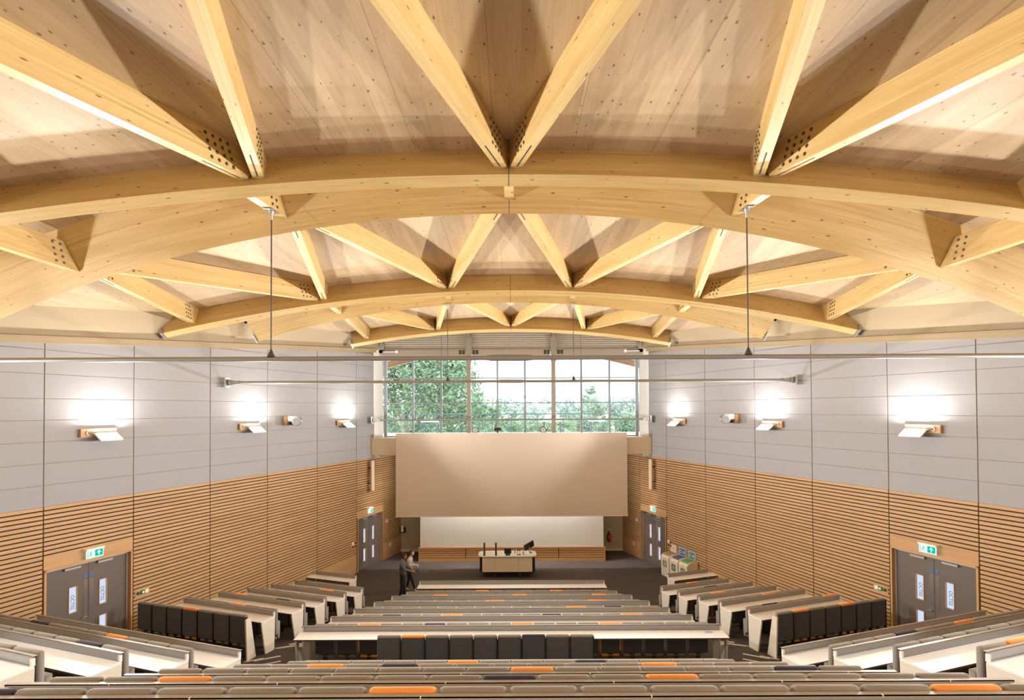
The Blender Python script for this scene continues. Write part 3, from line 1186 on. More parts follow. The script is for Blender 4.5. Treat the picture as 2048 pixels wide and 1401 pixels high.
# ------------------------------------------------------------------ desks
def desk(label, loc_xy, rotz, cap, floorz, L, group, clips=0, front=False, wide_end=False, desk_depth=.46):
    hh = cap - floorz                       # rail height above the floor it stands on
    o = thing('bench_desk', label, 'desk', (loc_xy[0], loc_xy[1], H + floorz), rotz, group)
    z = hh
    m = MB()
    m.box(-L / 2, L / 2, -.052, 0, z - .008, z)
    m.box(-L / 2, L / 2, -.052, -.046, z - .022, z)
    m.build('top_rail', CAPM, o)
    m = MB()
    m.box(-L / 2 + .03, L / 2 - .03, -.040, -.026, z - .30, z - .008)
    m.build('upstand_panel', ALU, o)
    m = MB()
    m.box(-L / 2 - .02, L / 2 + .02, -.03 - desk_depth, -.042, z - .146, z - .122)
    m.build('desk_top', DESKW, o, bevel=.003, seg=1)
    m = MB()
    m.box(-L / 2 - .02, L / 2 + .02, -.034 - desk_depth, -.03 - desk_depth, z - .150, z - .124)
    m.build('front_edge', EDGE, o)
    if front:
        m = MB()
        m.box(-L / 2 + .05, L / 2 - .05, -.024, -.004, .05, z - .03)
        m.build('modesty_panel', GREYM, o)
    for s in (-1, 1):
        m = MB()
        a, b = sorted((s * L / 2, s * (L / 2 - .035)))
        m.hexa([(a, -.34, 0), (b, -.34, 0), (b, -.05, 0), (a, -.05, 0), (a, -.47, z - .148), (b, -.47, z - .148), (b, -.03, z - .148), (a, -.03, z - .148)])
        m.build('end_panel', ENDP, o)
        m = MB()
        m.box(a, b, -.064, -.024, z - .122, z - .024)
        m.build('rail_post', DESKW, o)
        if wide_end:
            m = MB()
            q = s * (L / 2 - .32)
            a, b = sorted((q, q + s * .12))
            m.box(a, b, -.46, -.40, 0, z - .15)
            m.build('support_leg', GREYM, o)
            m = MB()
            q = s * (L / 2 - .10)
            a, b = sorted((q, q - s * .07))
            m.box(a, b, -.475, -.462, z - .28, z - .20)
            m.build('cable_box', WHITEP, o)
    if clips:
        for i in range(clips):
            x = -L / 2 + L * (i + .62) / clips
            m = MB()
            m.box(x - .004, x + .004, -.0545, -.034, z - .010, z + .0015)
            m.build('rail_clip', WHITEP, o)
    return o


BLK = 'of the lower centre block'
for j in range(7):
    lab = 'long white centre desk with steel upstand, %s row from the stage in the lower block' % ORD[j + 1]
    desk(lab, (0, C_Y[j]), 0, C_H[j], C_F[j], 2 * C_W[j], 'lower centre desks', clips=5 if j else 4, wide_end=(j == 6), front=(j == 0))
for j in range(6):
    lab = 'long white centre desk with steel upstand, %s row counted from the camera end' % ORD[6 - j]
    desk(lab, (0, U_Y[j]), 0, U_H[j], U_F[j], 2 * U_W[j], 'upper centre desks', clips=6, front=(j == 0))
for side in (-1, 1):
    nm = {-1: 'left', 1: 'right'}[side]
    for j in range(6):
        c = Vector(S_IN[j]) + OUT * (S_L[j] / 2)
        lab = 'white angled desk in the lower %s side block, %s row from the stage' % (nm, ORD[j + 1])
        desk(lab, (-side * c.x, c.y), side * TH, S_H[j], S_F[j], S_L[j], 'lower %s side desks' % nm, front=(j == 0))
    for j in range(4):
        p = Vector(V_IN[j])
        q = p.copy()
        while -q.x < WX(q.y) - .42:
            q += OUT * .01
        L = (q - p).length
        c = (p + q) / 2
        lab = 'white angled desk in the upper %s side block, %s row from the cross aisle' % (nm, ORD[j + 1])
        desk(lab, (-side * c.x, c.y), side * TH, V_H[j], V_F[j], L, 'upper %s side desks' % nm, front=(j == 0))

# ------------------------------------------------------------------ tip-up seats
SEAT = {}


def seat_proto(colour, top, post=False, w=.5):
    """a tip-up seat; the origin is on the floor under the back face, the sitter faces +y"""
    key = (colour, round(top, 2), post, round(w, 2))
    if key in SEAT:
        return SEAT[key]
    ms = []
    b0 = top - .66
    hw = w / 2
    m = MB()
    m.box(-hw + .006, hw - .006, .003, .088, b0 + .03, top + .012)
    ms.append(('back_pad', m.mesh('back_pad', PAD[colour], bevel=.034, seg=3, smooth=True)))
    m = MB()
    e_ = .016 if post else .04
    m.box(-hw + e_, hw - e_, -.005, .02, b0, top - .03)
    ms.append(('back_shell', m.mesh('back_shell', SHELL, bevel=.008, seg=2)))
    m = MB()
    c = [(-hw + .03, .095, b0 - .07), (hw - .03, .095, b0 - .07), (hw - .03, .17, b0 - .10), (-hw + .03, .17, b0 - .10),
         (-hw + .03, .095, b0 + .31), (hw - .03, .095, b0 + .31), (hw - .03, .185, b0 + .34), (-hw + .03, .185, b0 + .34)]
    m.hexa(c)
    m.box(-hw + .05, hw - .05, .03, .10, b0 - .085, b0 - .03)
    ms.append(('seat_cushion', m.mesh('seat_cushion', PAD[colour], bevel=.016, seg=2, smooth=True)))
    m = MB()
    m.box(-.05, .05, .03, .085, 0.0, b0 + .06)
    m.box(-.09, .09, .0, .16, 0.0, .012)
    ms.append(('pedestal', m.mesh('pedestal', DSTEEL)))
    m = MB()
    for s in (-1, 1):
        m.tube((s * (hw - .02), .09, b0 + .03), (s * (hw - .045), .09, b0 + .03), .026, n=10)
    ms.append(('pivot', m.mesh('pivot', STEEL)))
    if post:
        m = MB()
        m.box(hw - .0145, hw - .0005, -.016, .05, 0, top - .02)
        ms.append(('seat_post', m.mesh('seat_post', BLACK)))
        m = MB()
        m.box(hw - .0145, hw - .0005, -.02, .03, top - .034, top - .004)
        ms.append(('post_cap', m.mesh('post_cap', STEELW)))
    SEAT[key] = ms
    return ms


def seat(colour, top, loc, rotz, label, group, post=False, w=.5):
    o = thing('tip_up_seat', label, 'seat', loc, rotz, group)
    for nm, me in seat_proto(colour, top, post, w):
        put(nm, me, o)
    return o


NAMEC = {'grey': 'grey', 'orange': 'orange', 'navy': 'dark plum'}


def seat_row(n, xy0, dxy, rotz, pad_h, floorz, colours, row_text, group, post=False, w=.5):
    """n seats from xy0 on, one step dxy apart"""
    for i in range(n):
        c = colours.get(i, 'grey')
        x, y = xy0[0] + dxy[0] * i, xy0[1] + dxy[1] * i
        lab = '%s tip-up seat, %s along %s' % (NAMEC[c], ORD[i + 1], row_text)
        seat(c, pad_h - floorz, (x, y, H + floorz), rotz, lab, group, post, w)


CC = {0: {4: 'orange', 9: 'orange'}, 1: {2: 'orange', 7: 'orange', 12: 'orange'}, 2: {6: 'orange', 12: 'orange'}, 3: {11: 'orange', 13: 'navy'},
      4: {2: 'navy', 5: 'orange', 10: 'navy', 14: 'orange'}, 5: {2: 'orange', 5: 'navy', 9: 'orange', 13: 'orange'}}
for j in range(6):
    n = C_N[j]
    seat_row(n, (-.25 * (n - 1), C_Y[j + 1] + .006), (.5, 0), 0, C_H[j + 1] + .003, C_F[j], CC[j], 'centre row %s from the stage' % ORD[j + 1], 'lower centre seats')
seat_row(9, (-2.54, 11.46), (.5, 0), 0, -4.69, AISLE, {1: 'orange', 6: 'navy'}, 'the free-standing charcoal row by the cross aisle', 'lower centre seats', post=True)
UC = {0: {5: 'orange', 9: 'navy'}, 1: {2: 'orange', 4: 'navy', 11: 'orange'}, 2: {8: 'orange', 14: 'navy'}, 3: {2: 'orange', 8: 'navy', 11: 'orange'}, 4: {1: 'navy', 7: 'orange', 15: 'orange'}}
for j in range(5):
    n = U_N[j]
    seat_row(n, (-.25 * (n - 1), U_Y[j + 1] + .006), (.5, 0), 0, U_H[j + 1] + .003, U_F[j], UC[j], 'centre row %s from the camera end' % ORD[5 - j], 'upper centre seats')
# side blocks; seats are counted from the aisle end
SC = {-1: {0: {}, 1: {1: 'orange'}, 2: {}, 3: {1: 'navy', 4: 'orange'}, 4: {2: 'orange'}},
      1: {0: {2: 'orange'}, 1: {2: 'navy'}, 2: {1: 'orange'}, 3: {3: 'orange'}, 4: {1: 'navy', 5: 'orange'}}}
SN_ = [5, 5, 5, 6, 6]
VC = {-1: {0: {3: 'orange', 7: 'navy'}, 1: {1: 'navy'}, 2: {}}, 1: {0: {3: 'navy', 6: 'orange'}, 1: {}, 2: {1: 'orange'}}}
for side in (-1, 1):
    nm = {-1: 'left', 1: 'right'}[side]
    for j in range(5):
        p = Vector(S_IN[j + 1]) + OUT * .25
        n = SN_[j]
        st = min(.5, (S_L[j + 1] - .02) / n)
        seat_row(n, (-side * p.x, p.y + .006), (-side * OUT.x * st, OUT.y * st), side * TH, S_H[j + 1] + .003, S_F[j], SC[side][j],
                 'lower %s side row %s from the stage' % (nm, ORD[j + 1]), 'lower %s side seats' % nm)
    # free-standing charcoal seats by the cross aisle
    a, b = Vector((-6.26, 13.05)), Vector((-9.49, 14.03))
    d = (b - a) / 7
    p = a + d * .5
    rz = math.atan2(-d.y, -d.x)
    cols = {3: 'orange'} if side < 0 else {1: 'orange', 4: 'orange'}
    seat_row(7, (-side * p.x, p.y), (-side * d.x, d.y), side * -rz if False else (rz if side < 0 else -rz), -4.85, AISLE, cols,
             'the free-standing charcoal row beside the %s door' % nm, 'lower %s side seats' % nm, post=True, w=d.length)
    e = thing('end_panel_stand', 'cream end panel closing the free-standing seats on the %s side' % nm, 'panel', (-side * (a.x + .06), a.y + .0, H + AISLE), (rz if side < 0 else -rz))
    m = MB()
    m.hexa([(-.02, -.06, 0), (.02, -.06, 0), (.02, .22, 0), (-.02, .22, 0), (-.02, -.1, .98), (.02, -.1, .98), (.02, .05, .98), (-.02, .05, .98)])
    m.build('panel_board', ENDP, e)
    for j in range(3):
        p = Vector(V_IN[j + 1]) + OUT * .25
        q = p.copy()
        n = 0
        while -q.x < WX(q.y) - .62:
            n += 1
            q = p + OUT * (.5 * n)
        seat_row(n, (-side * p.x, p.y + .006), (-side * OUT.x * .5, OUT.y * .5), side * TH, V_H[j + 1] + .012, V_F[j], VC[side][j],
                 'upper %s side row %s from the cross aisle' % (nm, ORD[j + 1]), 'upper %s side seats' % nm)

# ------------------------------------------------------------------ steel tie rods and their hangers
def tie_rod(label, y, h, r):
    xw = WX(y) - .12
    o = thing('tie_rod', label, 'rod', (0, y, H + h), group='steel tie rods')
    m = MB()
    m.tube((-xw + .42, 0, 0), (xw - .42, 0, 0), r, n=14)
    m.build('tie_bar', STEELW, o, smooth=True)
    m = MB()
    m.tube((-.30, 0, 0), (.30, 0, 0), r * 1.35, n=14)
    for s in (-1, 1):
        m.tube((s * .30, 0, 0), (s * .42, 0, 0), r * 1.35, r, n=14)
    m.build('coupling_sleeve', STEELW, o, smooth=True)
    for s in (-1, 1):
        m = MB()
        m.tube((s * (xw - .5), 0, 0), (s * (xw - .38), 0, 0), r, r * 1.5, n=14)
        c = [(s * (xw - .40), -.03, -r), (s * (xw - .05), -.03, -.10), (s * (xw - .05), .03, -.10), (s * (xw - .40), .03, -r),
             (s * (xw - .40), -.03, r), (s * (xw - .05), -.03, .10), (s * (xw - .05), .03, .10), (s * (xw - .40), .03, r)]
        m.hexa(c)
        m.tube((s * (xw - .13), -.05, 0), (s * (xw - .13), .05, 0), .055, n=12)
        e = m.build('clevis_end', STEELW, o)
        m = MB()
        a, b = sorted((s * (xw - .06), s * (xw - .02)))
        m.box(a, b, -.14, .14, -.15, .15)
        m.build('wall_plate', STEEL, e)
    return o


tie_rod('longest grey steel tie rod, crossing the hall nearest the viewer', 9.3, .875, .040)
tie_rod('grey steel tie rod fixed to both walls in front of the upper window panes', 16.95, .87, .043)
tie_rod('lowest thin steel tie rod crossing just above the screen', 24.45, -.45, .038)


def hanger(label, x, y, z0, z1, r=.012):
    o = thing('rod_hanger', label, 'hanger', (x, y, H + z0), group='tie rod hangers')
    m = MB()
    m.tube((0, 0, .05), (0, 0, z1 - z0 - .05), r, n=8)
    m.build('hanger_wire', DSTEEL, o)
    m = MB()
    m.tube((0, 0, 0), (0, 0, .12), .065 * r / .012, .014, n=14)
    m.build('cone_clamp', DSTEEL, o)
    m = MB()
    m.box(-.09, .09, -.13, .13, z1 - z0 - .012, z1 - z0 - .002)
    m.tube((0, 0, z1 - z0 - .16), (0, 0, z1 - z0 - .012), .014, .045, n=12)
    m.build('ceiling_plate', STEEL, o)


for s, w_ in ((-1, 'left'), (1, 'right')):
    b0, b1 = AA.Q(s * 4.2, 1, .30), AB.Q(s * 3.93, 0, .24)
    t = (9.3 - b0.y) / (b1.y - b0.y)
    b = b0.lerp(b1, t)
    hanger('thin dark wire hanging on the %s from a strut to the nearest tie rod' % w_, b.x, 9.3, .915, b.z - H)
    hanger('fine wire %s of the centre line dropping to the tie rod across the window' % w_, s * 1.94, 16.93, .913, ADD.Q(1.94, 0, 0).z - H + .04, .010)
    hanger('very fine wire on the %s dropping to the lowest tie rod over the screen' % w_, s * 3.1, 24.45, -.412, 3.72, .007)

# ------------------------------------------------------------------ things on the side walls
GREEN = glow('exit sign green', (.0, .52, .36), .27)
SIGNW = glow('exit sign white', (.80, 1.0, .97), .27)
for side in (-1, 1):
    nm = SIDE[side]
    for (y, h, where) in ((13.36, -3.40, 'rear'), (24.45, -4.43, 'stage')):
        (x, yy, z), rz, fs = wall_frame(side, y, H + h)
        o = thing('exit_sign', 'lit green emergency exit sign above the %s %s door' % (nm, where), 'sign', (x, yy, z), rz, 'emergency exit signs')
        m = MB()
        m.box(-.21, .21, .0, .13, .07, .115)
        m.build('sign_housing', WHITEP, o)
        m = MB()
        m.box(-.2, .2, .085, .10, -.12, .07)
        m.build('sign_plate', SIGNW, o)
        m = MB()
        m.box(-.18, .0, .101, .103, -.095, .055)
        g_ = m.build('arrow_field', GREEN, o)
        m = MB()
        Ra = Matrix.Rotation(-math.pi / 2, 4, 'X')
        P = lambda pts: [(p[0], .1045, p[1]) for p in pts]
        m.poly(P([(-.09 - .012, -.08), (-.09 + .012, -.08), (-.09 + .012, -.005), (-.09 - .012, -.005)]))
        m.poly(P([(-.145, -.02), (-.09, .045), (-.035, -.02), (-.065, -.02), (-.09, .012), (-.115, -.02)]))
        m.build('white_arrow', SIGNW, g_, weld=False)
        m = MB()
        for a, b, w_ in (((.09, .045), (.09, .03), .016), ((.095, .02), (.10, -.03), .016), ((.10, -.03), (.065, -.085), .012), ((.10, -.03), (.135, -.05), .012), ((.135, -.05), (.14, -.085), .010), ((.095, .012), (.055, -.005), .009), ((.095, .012), (.13, .0), .009)):
            m.tube((a[0], .102, a[1]), (b[0], .102, b[1]), w_ * .5, n=6)
        m.box(.165, .175, .101, .103, -.1, .055)
        m.build('running_figure', GREEN, o)
    # break glass plate near the rear door
    (x, yy, z), rz, fs = wall_frame(side, 14.56, H - 4.76)
    o = thing('call_point_plate', 'oak plate with green call points and white switch beside the %s rear door' % nm, 'switch', (x, yy, z), rz)
    m = MB()
    m.box(-.20, .20, .0, .012, -.10, .10, grain=0)
    m.build('back_plate', OAK, o)
    m = MB()
    m.lathe([(.04, 0), (.04, .02), (.025, .035)], 16, Matrix.Translation((-fs * .125, .012, 0)) @ Matrix.Rotation(-math.pi / 2, 4, 'X'))
    m.build('round_button', plain('dark green button', (.02, .09, .07), .4), o)
    m = MB()
    m.box(-.05, .05, .012, .045, -.05, .05)
    cp = m.build('call_point', plain('green call point', (.03, .25, .10), .4), o)
    m = MB()
    m.box(-.03, .03, .045, .048, -.02, .025)
    m.build('glass_pane', WHITEP, cp)
    m = MB()
    a, b = sorted((fs * .07, fs * .16))
    m.box(a, b, .012, .022, -.045, .045)
    m.build('switch_rocker', WHITEP, o)
    # socket plate near the stage door
    (x, yy, z), rz, fs = wall_frame(side, 23.40, H - 5.72)
    o = thing('socket_plate', 'oak plate with four dark sockets beside the %s stage door' % nm, 'socket', (x, yy, z), rz)
    m = MB()
    m.box(-.17, .17, 0, .012, -.16, .16, grain=0)
    m.build('back_plate', PALEOAK, o)
    for i, (a, b) in enumerate(((-.08, .08), (.08, .08), (-.08, -.07), (.08, -.07))):
        m = MB()
        m.box(a - .055, a + .055, .012, .024, b - .05, b + .05)
        m.build('socket', [plain('brown socket', (.10, .06, .03), .4), WHITEP][1 if (i == 1) else 0], o)
    for (y, h, n_) in ((26.1, -6.36, 'low on the oak base panel'), (25.85, -5.2, 'on the dark slats')):
        (x, yy, z), rz, fs = wall_frame(side, y, H + h)
        o = thing('wall_socket', 'small white wall socket %s behind the %s stage door' % (n_, nm), 'socket', (x, yy, z), rz)
        m = MB()
        m.box(-.075, .075, 0, .02, -.075, .075)
        m.build('face_plate', WHITEP, o)
        m = MB()
        m.box(-.035, .035, .02, .026, -.02, .02)
        m.build('rocker', CREAM, o)
    # column loudspeaker
    (x, yy, z), rz, fs = wall_frame(side, 24.46, H - 2.90)
    o = thing('column_speaker', 'tall slim cream column loudspeaker on the %s slatted wall by the screen' % nm, 'loudspeaker', (x, yy, z), rz)
    m = MB()
    Mr = Matrix.Translation((0, .17, 0)) @ Matrix.Rotation(-fs * .95, 4, 'Z')
    m.box(-.085, .085, -.07, .07, -.665, .665, Mr)
    m.build('speaker_body', CREAM, o, bevel=.01)
    for a, b in ((-.645, -.01), (.045, .645)):
        m = MB()
        m.box(-.075, .075, .070, .074, a, b, Mr)
        m.build('speaker_grille', plain('speaker grille cloth', (.60, .51, .38), .8), o)
    m = MB()
    m.box(-.04, .04, 0, .12, .3, .36)
    m.box(-.04, .04, 0, .12, -.36, -.3)
    m.build('wall_bracket', DSTEEL, o)
    # spotlight on its oak box
    (x, yy, z), rz, fs = wall_frame(side, 19.58, H - .37)
    o = thing('wall_spotlight', 'black spotlight on a small oak box between two uplights, %s wall' % nm, 'spotlight', (x, yy, z), rz)
    m = MB()
    m.box(-.15, .15, .012, .16, -.16, .16, grain=2)
    m.build('oak_box', OAK, o)
    m = MB()
    m.box(-.10, .10, .16, .40, .0, .17)
    m.build('driver_box', WHITEP, o)
    m = MB()
    m.tube((0, .16, -.09), (0, .44, -.10), .055)
    m.tube((0, .42, -.16), (0, .42, .02), .05)
    m.build('bracket_arm', BLACK, o)
    d = Vector((-fs * .90, .36, -.10)).normalized()
    c = Vector((0, .50, .0))
    m = MB()
    m.tube(c - d * .14, c + d * .10, .12, .155, n=20)
    m.tube(c + d * .10, c + d * .13, .165, n=20)
    hd = m.build('lamp_head', DSTEEL, o, smooth=True)
    m = MB()
    m.tube(c + d * .131, c + d * .134, .125, n=20)
    m.build('lens', glow('spot lens', (1.0, .92, .75), .13), hd)  # faint glow put on the lens of an unlit lamp
    # sensor below the ledge corner
    (x, yy, z), rz, fs = wall_frame(side, 24.95, H - 2.06)
    o = thing('ceiling_sensor', 'tiny white sensor under the %s end of the ledge' % nm, 'sensor', (x - side * -0 - side * .12, yy, z), 0)
    m = MB()
    m.box(-.06, .06, -.06, .06, -.09, .039)
    m.build('sensor_case', WHITEP, o)

# ------------------------------------------------------------------ recycling corner
for k, (y, col, lab) in enumerate(((23.13, (.33, .27, .18), 'tan'), (22.56, (.09, .12, .24), 'blue'), (21.99, (.12, .36, .17), 'green'))):
    (x, yy, z), rz, fs = wall_frame(1, y - .12, 0, .28)
    o = thing('recycling_bin', 'cream recycling bin with a rounded %s lid against the slatted wall' % lab, 'bin', (x, yy, z), rz, 'recycling bins')
    BINM = plain('bin cream plastic', (.74, .66, .50), .5)
    m = MB()
    prof = [(-.25, 0.03), (.25, .03), (.27, .79), (.23, .87), (.10, .94), (-.10, .96), (-.25, .94)]
    M = Matrix.Translation((0, 0, 0)) @ Matrix(((0, 0, 1, 0), (1, 0, 0, 0), (0, 1, 0, 0), (0, 0, 0, 1)))
    m.prism(prof, -.275, .275, M)
    m.build('bin_body', BINM, o, bevel=.012, seg=2)
    m = MB()
    top = [(.19, .897), (.10, .945), (-.02, .962), (-.13, .967), (-.22, .955), (-.22, .94), (.19, .87)]
    m.prism(top, -.22, .22, M)
    m.build('lid_flap', plain(lab + ' bin lid', col, .45), o)
    m = MB()
    m.hexa([(-.13, .261, .42), (.13, .261, .42), (.13, .2645, .42), (-.13, .2645, .42), (-.13, .268, .68), (.13, .268, .68), (.13, .2715, .68), (-.13, .2715, .68)])
    lb = m.build('picture_label', plain(lab + ' bin label', {'tan': (.25, .20, .16), 'blue': (.07, .08, .16), 'green': (.12, .20, .12)}[lab], .4), o)
    m = MB()
    m.box(-.07, .05, .264, .273, .47, .63)
    m.build('label_drawing', plain('label grey', (.42, .40, .42), .5), lb)
    m = MB()
    m.box(-.02, .02, .267, .276, .74, .76)
    m.build('keyhole', DSTEEL, o)
    m = MB()
    m.box(-.25, .25, -.23, .24, 0, .03)
    m.build('plinth', GREYM, o)
for k, (y, col, lab) in enumerate(((23.15, (.78, .62, .50), 'cream'), (22.57, (.05, .12, .36), 'blue'), (21.99, (.04, .20, .19), 'dark green'))):
    (x, yy, z), rz, fs = wall_frame(1, y, H - 5.86)
    o = thing('wall_notice', '%s notice in a white edged grey holder above the recycling bins' % lab, 'notice', (x, yy, z), rz, 'recycling notices')
    m = MB()
    m.box(-.25, .25, .0, .012, -.33, .22)
    m.build('grey_holder', plain('grey notice holder', (.34, .30, .24), .6), o)
    m = MB()
    m.box(-.19, .19, .012, .016, -.15, .15)
    b_ = m.build('white_border', WHITEP, o)
    m = MB()
    m.box(-.175, .175, .016, .018, -.135, .135)
    f_ = m.build('coloured_sheet', plain(lab + ' notice', col, .5), o)
    m = MB()
    if lab != 'cream':
        for i in range(14):
            if 5 <= i <= 6:
                continue
            a0, a1 = i * .45, (i + 1) * .45
            q = lambda a, r: (.085 + r * math.cos(a), .0188, r * math.sin(a) + .01)
            m.poly([q(a0, .045), q(a1, .045), q(a1, .065), q(a0, .065)])
        for z0, l in ((.04, .09), (0, .12), (-.04, .10)):
            m.box(-.03 - l, -.03, .018, .0188, z0 - .009, z0 + .009)
    else:
        for x0 in (-.06, .06):
            m.box(x0 - .03, x0 + .03, .018, .0188, -.06, .06)
    m.build('printed_symbol', WHITEP if lab != 'cream' else plain('faint print', (.62, .46, .34), .6), f_, weld=False)

# ------------------------------------------------------------------ alcove fittings
o = thing('towel_dispenser', 'black and white paper dispenser on the taupe wall behind the standing people', 'dispenser', (-5.36, 27.1, H - 6.0))
m = MB()
m.box(-.17, .17, -.16, 0, 0, .28)
m.build('dispenser_case', BLACK, o, bevel=.02)
m = MB()
m.box(-.055, .065, -.168, -.15, .05, .34)
m.build('paper_roll', WHITEP, o)
m = MB()
m.box(-.16, -.12, -.06, -.02, -.42, 0.02)
m.build('hanging_strap', DSTEEL, o)
o = thing('fire_extinguisher', 'red fire extinguisher hanging on the pale board of the alcove wall', 'extinguisher', (4.78, 27.0, .44))
m = MB()
m.lathe([(.02, 0), (.075, .01), (.08, .05), (.08, .36), (.05, .43), (.025, .46), (.025, .50)], 20)
m.build('red_cylinder', plain('extinguisher red', (.45, .02, .02), .35), o, smooth=True)
m = MB()
m.tube((.02, 0, .5), (-.10, -.02, .54), .012)
m.tube((.0, 0, .5), (.0, -.0, .56), .02)
m.build('squeeze_handle', BLACK, o)
m = MB()
m.tube((-.03, -.02, .5), (-.105, -.04, .36), .016)
m.tube((-.105, -.04, .36), (-.10, -.03, .10), .014, .02)
m.build('hose', BLACK, o)
m = MB()
m.box(-.081, -.02, -.078, -.03, .18, .32)
m.build('cylinder_label', plain('label teal', (.12, .25, .25), .5), o)
m = MB()
m.box(-.10, .10, .085, .1, -.05, .65)
m.build('mount_board', CREAM, o)

# ------------------------------------------------------------------ lamps and a box on the ledge
for x, lab in ((-1.64, 'before the left dark window column'), (1.44, 'before the right dark window column')):
    o = thing('ledge_spotlight', 'round spotlight peeping over the screen edge, %s' % lab, 'spotlight', (x, 25.02, H - 1.26), group='spotlights on the ledge')
    m = MB()
    m.box(-.09, .09, -.06, .06, 0, .02)
    m.box(-.14, -.12, -.02, .02, .02, .32)
    m.box(.12, .14, -.02, .02, .02, .32)
    m.box(-.14, .14, -.02, .02, .02, .04)
    m.build('yoke', DSTEEL, o)
    m = MB()
    m.tube((0, -.14, .33), (0, .14, .33), .15, .11, n=22)
    hd = m.build('lamp_head', DSTEEL, o, smooth=True)
    m = MB()
    m.tube((0, -.143, .33), (0, -.146, .33), .125, n=22)
    m.build('lens', glow('spot lens', (1.0, .92, .75), .13), hd)  # same faint glow on an unlit lens
o = thing('ledge_device', 'small black box on a post above the screen, between the two spotlights', 'device', (-.62, 25.0, H - 1.26))
m = MB()
m.box(-.03, .03, -.03, .03, 0, .30)
m.build('post', BLACK, o)
m = MB()
m.box(-.17, .17, -.1, .1, .30, .40)
m.box(-.14, .14, -.09, .09, .40, .45)
m.build('device_case', BLACK, o)

# ------------------------------------------------------------------ lectern desk and what stands on it
LX, LY = -.19, 23.2
lec = thing('lectern_desk', 'cream teaching desk with rounded dark ends on castors in the middle of the stage', 'lectern', (LX, LY, 0))
BODYM = plain('lectern panel cream', (.86, .77, .64), .5, var=.01)
m = MB()


def stadium(w, d, r, n=8):
    pts = []
    for cx, cy, a0 in ((w / 2 - r, d / 2 - r, 0), (-w / 2 + r, d / 2 - r, 90), (-w / 2 + r, -d / 2 + r, 180), (w / 2 - r, -d / 2 + r, 270)):
        for i in range(n + 1):
            a = math.radians(a0 + 90 * i / n)
            pts.append((cx + r * math.cos(a), cy + r * math.sin(a)))
    return pts


m.prism(stadium(2.42, .92, .26), .86, .905)
m.build('desk_top', plain('lectern top', (.82, .79, .73), .3, var=.01), lec)
m = MB()
m.prism(stadium(2.34, .86, .24), .835, .86)
m.prism(stadium(2.30, .84, .22), .21, .25)
m.build('dark_frame', BLACK, lec)
for s in (-1, 1):
    m = MB()
    pts = [p for p in stadium(2.30, .84, .22) if s * p[0] > .92]
    m.prism(pts, .25, .835)
    m.build('rounded_end', BLACK, lec)
for a, b in ((-1.03, -.50), (-.495, .455), (.46, 1.03)):
    m = MB()
    m.box(a, b, -.425, -.40, .255, .83)
    m.build('front_panel', BODYM, lec)
m = MB()
m.box(-1.0, 1.0, -.40, .40, .25, .835)
m.build('cabinet_core', DARK, lec)
for sx_ in (-.5, .5):
    for sy in (-.28, .28):
        m = MB()
        m.tube((sx_ - .03, sy, .07), (sx_ + .03, sy, .07), .07, n=16)
        m.box(sx_ - .045, sx_ + .045, sy - .04, sy + .04, .10, .21)
        m.build('castor', DSTEEL, lec)
m = MB()
m.box(.86, 1.0, -.432, -.424, .245, .275)
m.build('maker_plate', STEEL, lec)


def on_desk(name, label, cat, x, y):
    return thing(name, label, cat, (LX + x, LY + y, .905))


for x, lab in ((-.98 + .03, 'outer'), (-.49 + .02, 'inner')):
    o = on_desk('desk_speaker', 'thin dark brown tower speaker on the lectern desk, %s one' % lab, 'loudspeaker', x, -.30)
    m = MB()
    m.box(-.04, .04, -.04, .04, .012, .52)
    m.build('speaker_tower', plain('dark brown speaker', (.075, .058, .05), .5), o, bevel=.006)
    m = MB()
    m.box(-.05, .05, -.05, .05, 0, .012)
    m.build('foot_plate', BLACK, o)
    m = MB()
    m.box(-.03, .03, -.043, -.04, .04, .50)
    m.build('grille', plain('brown speaker grille', (.12, .09, .075), .7), o)
o = on_desk('small_monitor', 'small black monitor seen from behind in the middle of the lectern desk', 'monitor', .02, -.27)
m = MB()
m.box(-.145, .145, -.02, .02, .06, .27)
m.build('screen_back', BLACK, o, bevel=.008)
m = MB()
m.prism([(-.10, -.07), (.10, -.07), (.09, .08), (-.09, .08)], 0, .05)
m.box(-.03, .03, -.015, .015, .03, .10)
m.build('stand', BLACK, o)
o = on_desk('document_camera', 'silver document camera arm lying behind the small monitor', 'camera', .32, -.02)
m = MB()
m.tube((-.20, 0, .16), (.18, .0, .16), .025)
m.build('camera_arm', ALU, o)
m = MB()
m.box(-.02, .02, -.02, .02, .012, .16)
m.build('post', ALU, o)
m = MB()
m.box(-.1, .1, -.08, .08, 0, .012)
m.build('base', WHITEP, o)
for i, x in enumerate((.44, .52)):
    o = on_desk('gooseneck_microphone', 'short black microphone on the lectern desk, %s' % ['next to the small monitor', 'next to the white tray'][i], 'microphone', x, -.26)
    m = MB()
    m.lathe([(.04, 0), (.04, .02), (.012, .03)], 12)
    m.build('base', BLACK, o)
    m = MB()
    m.tube((0, 0, .025), (0, 0, .17), .008)
    m.build('stem', DSTEEL, o)
    m = MB()
    m.tube((0, 0, .17), (0, 0, .24), .022)
    m.build('capsule', BLACK, o)
o = on_desk('control_panel', 'white touch control panel with dark edge on the lectern desk', 'control panel', .80, -.18)
m = MB()
m.hexa([(-.12, -.08, .0), (.12, -.08, 0), (.12, .08, 0), (-.12, .08, 0), (-.12, -.08, .04), (.12, -.08, .04), (.12, .08, .12), (-.12, .08, .12)])
m.build('panel_case', WHITEP, o)
m = MB()
m.box(-.15, -.125, -.09, .08, 0, .13)
m.build('side_rest', BLACK, o)
o = on_desk('tilted_monitor', 'large black monitor tilted back on its arm at the end of the lectern desk', 'monitor', .93, .12)
m = MB()
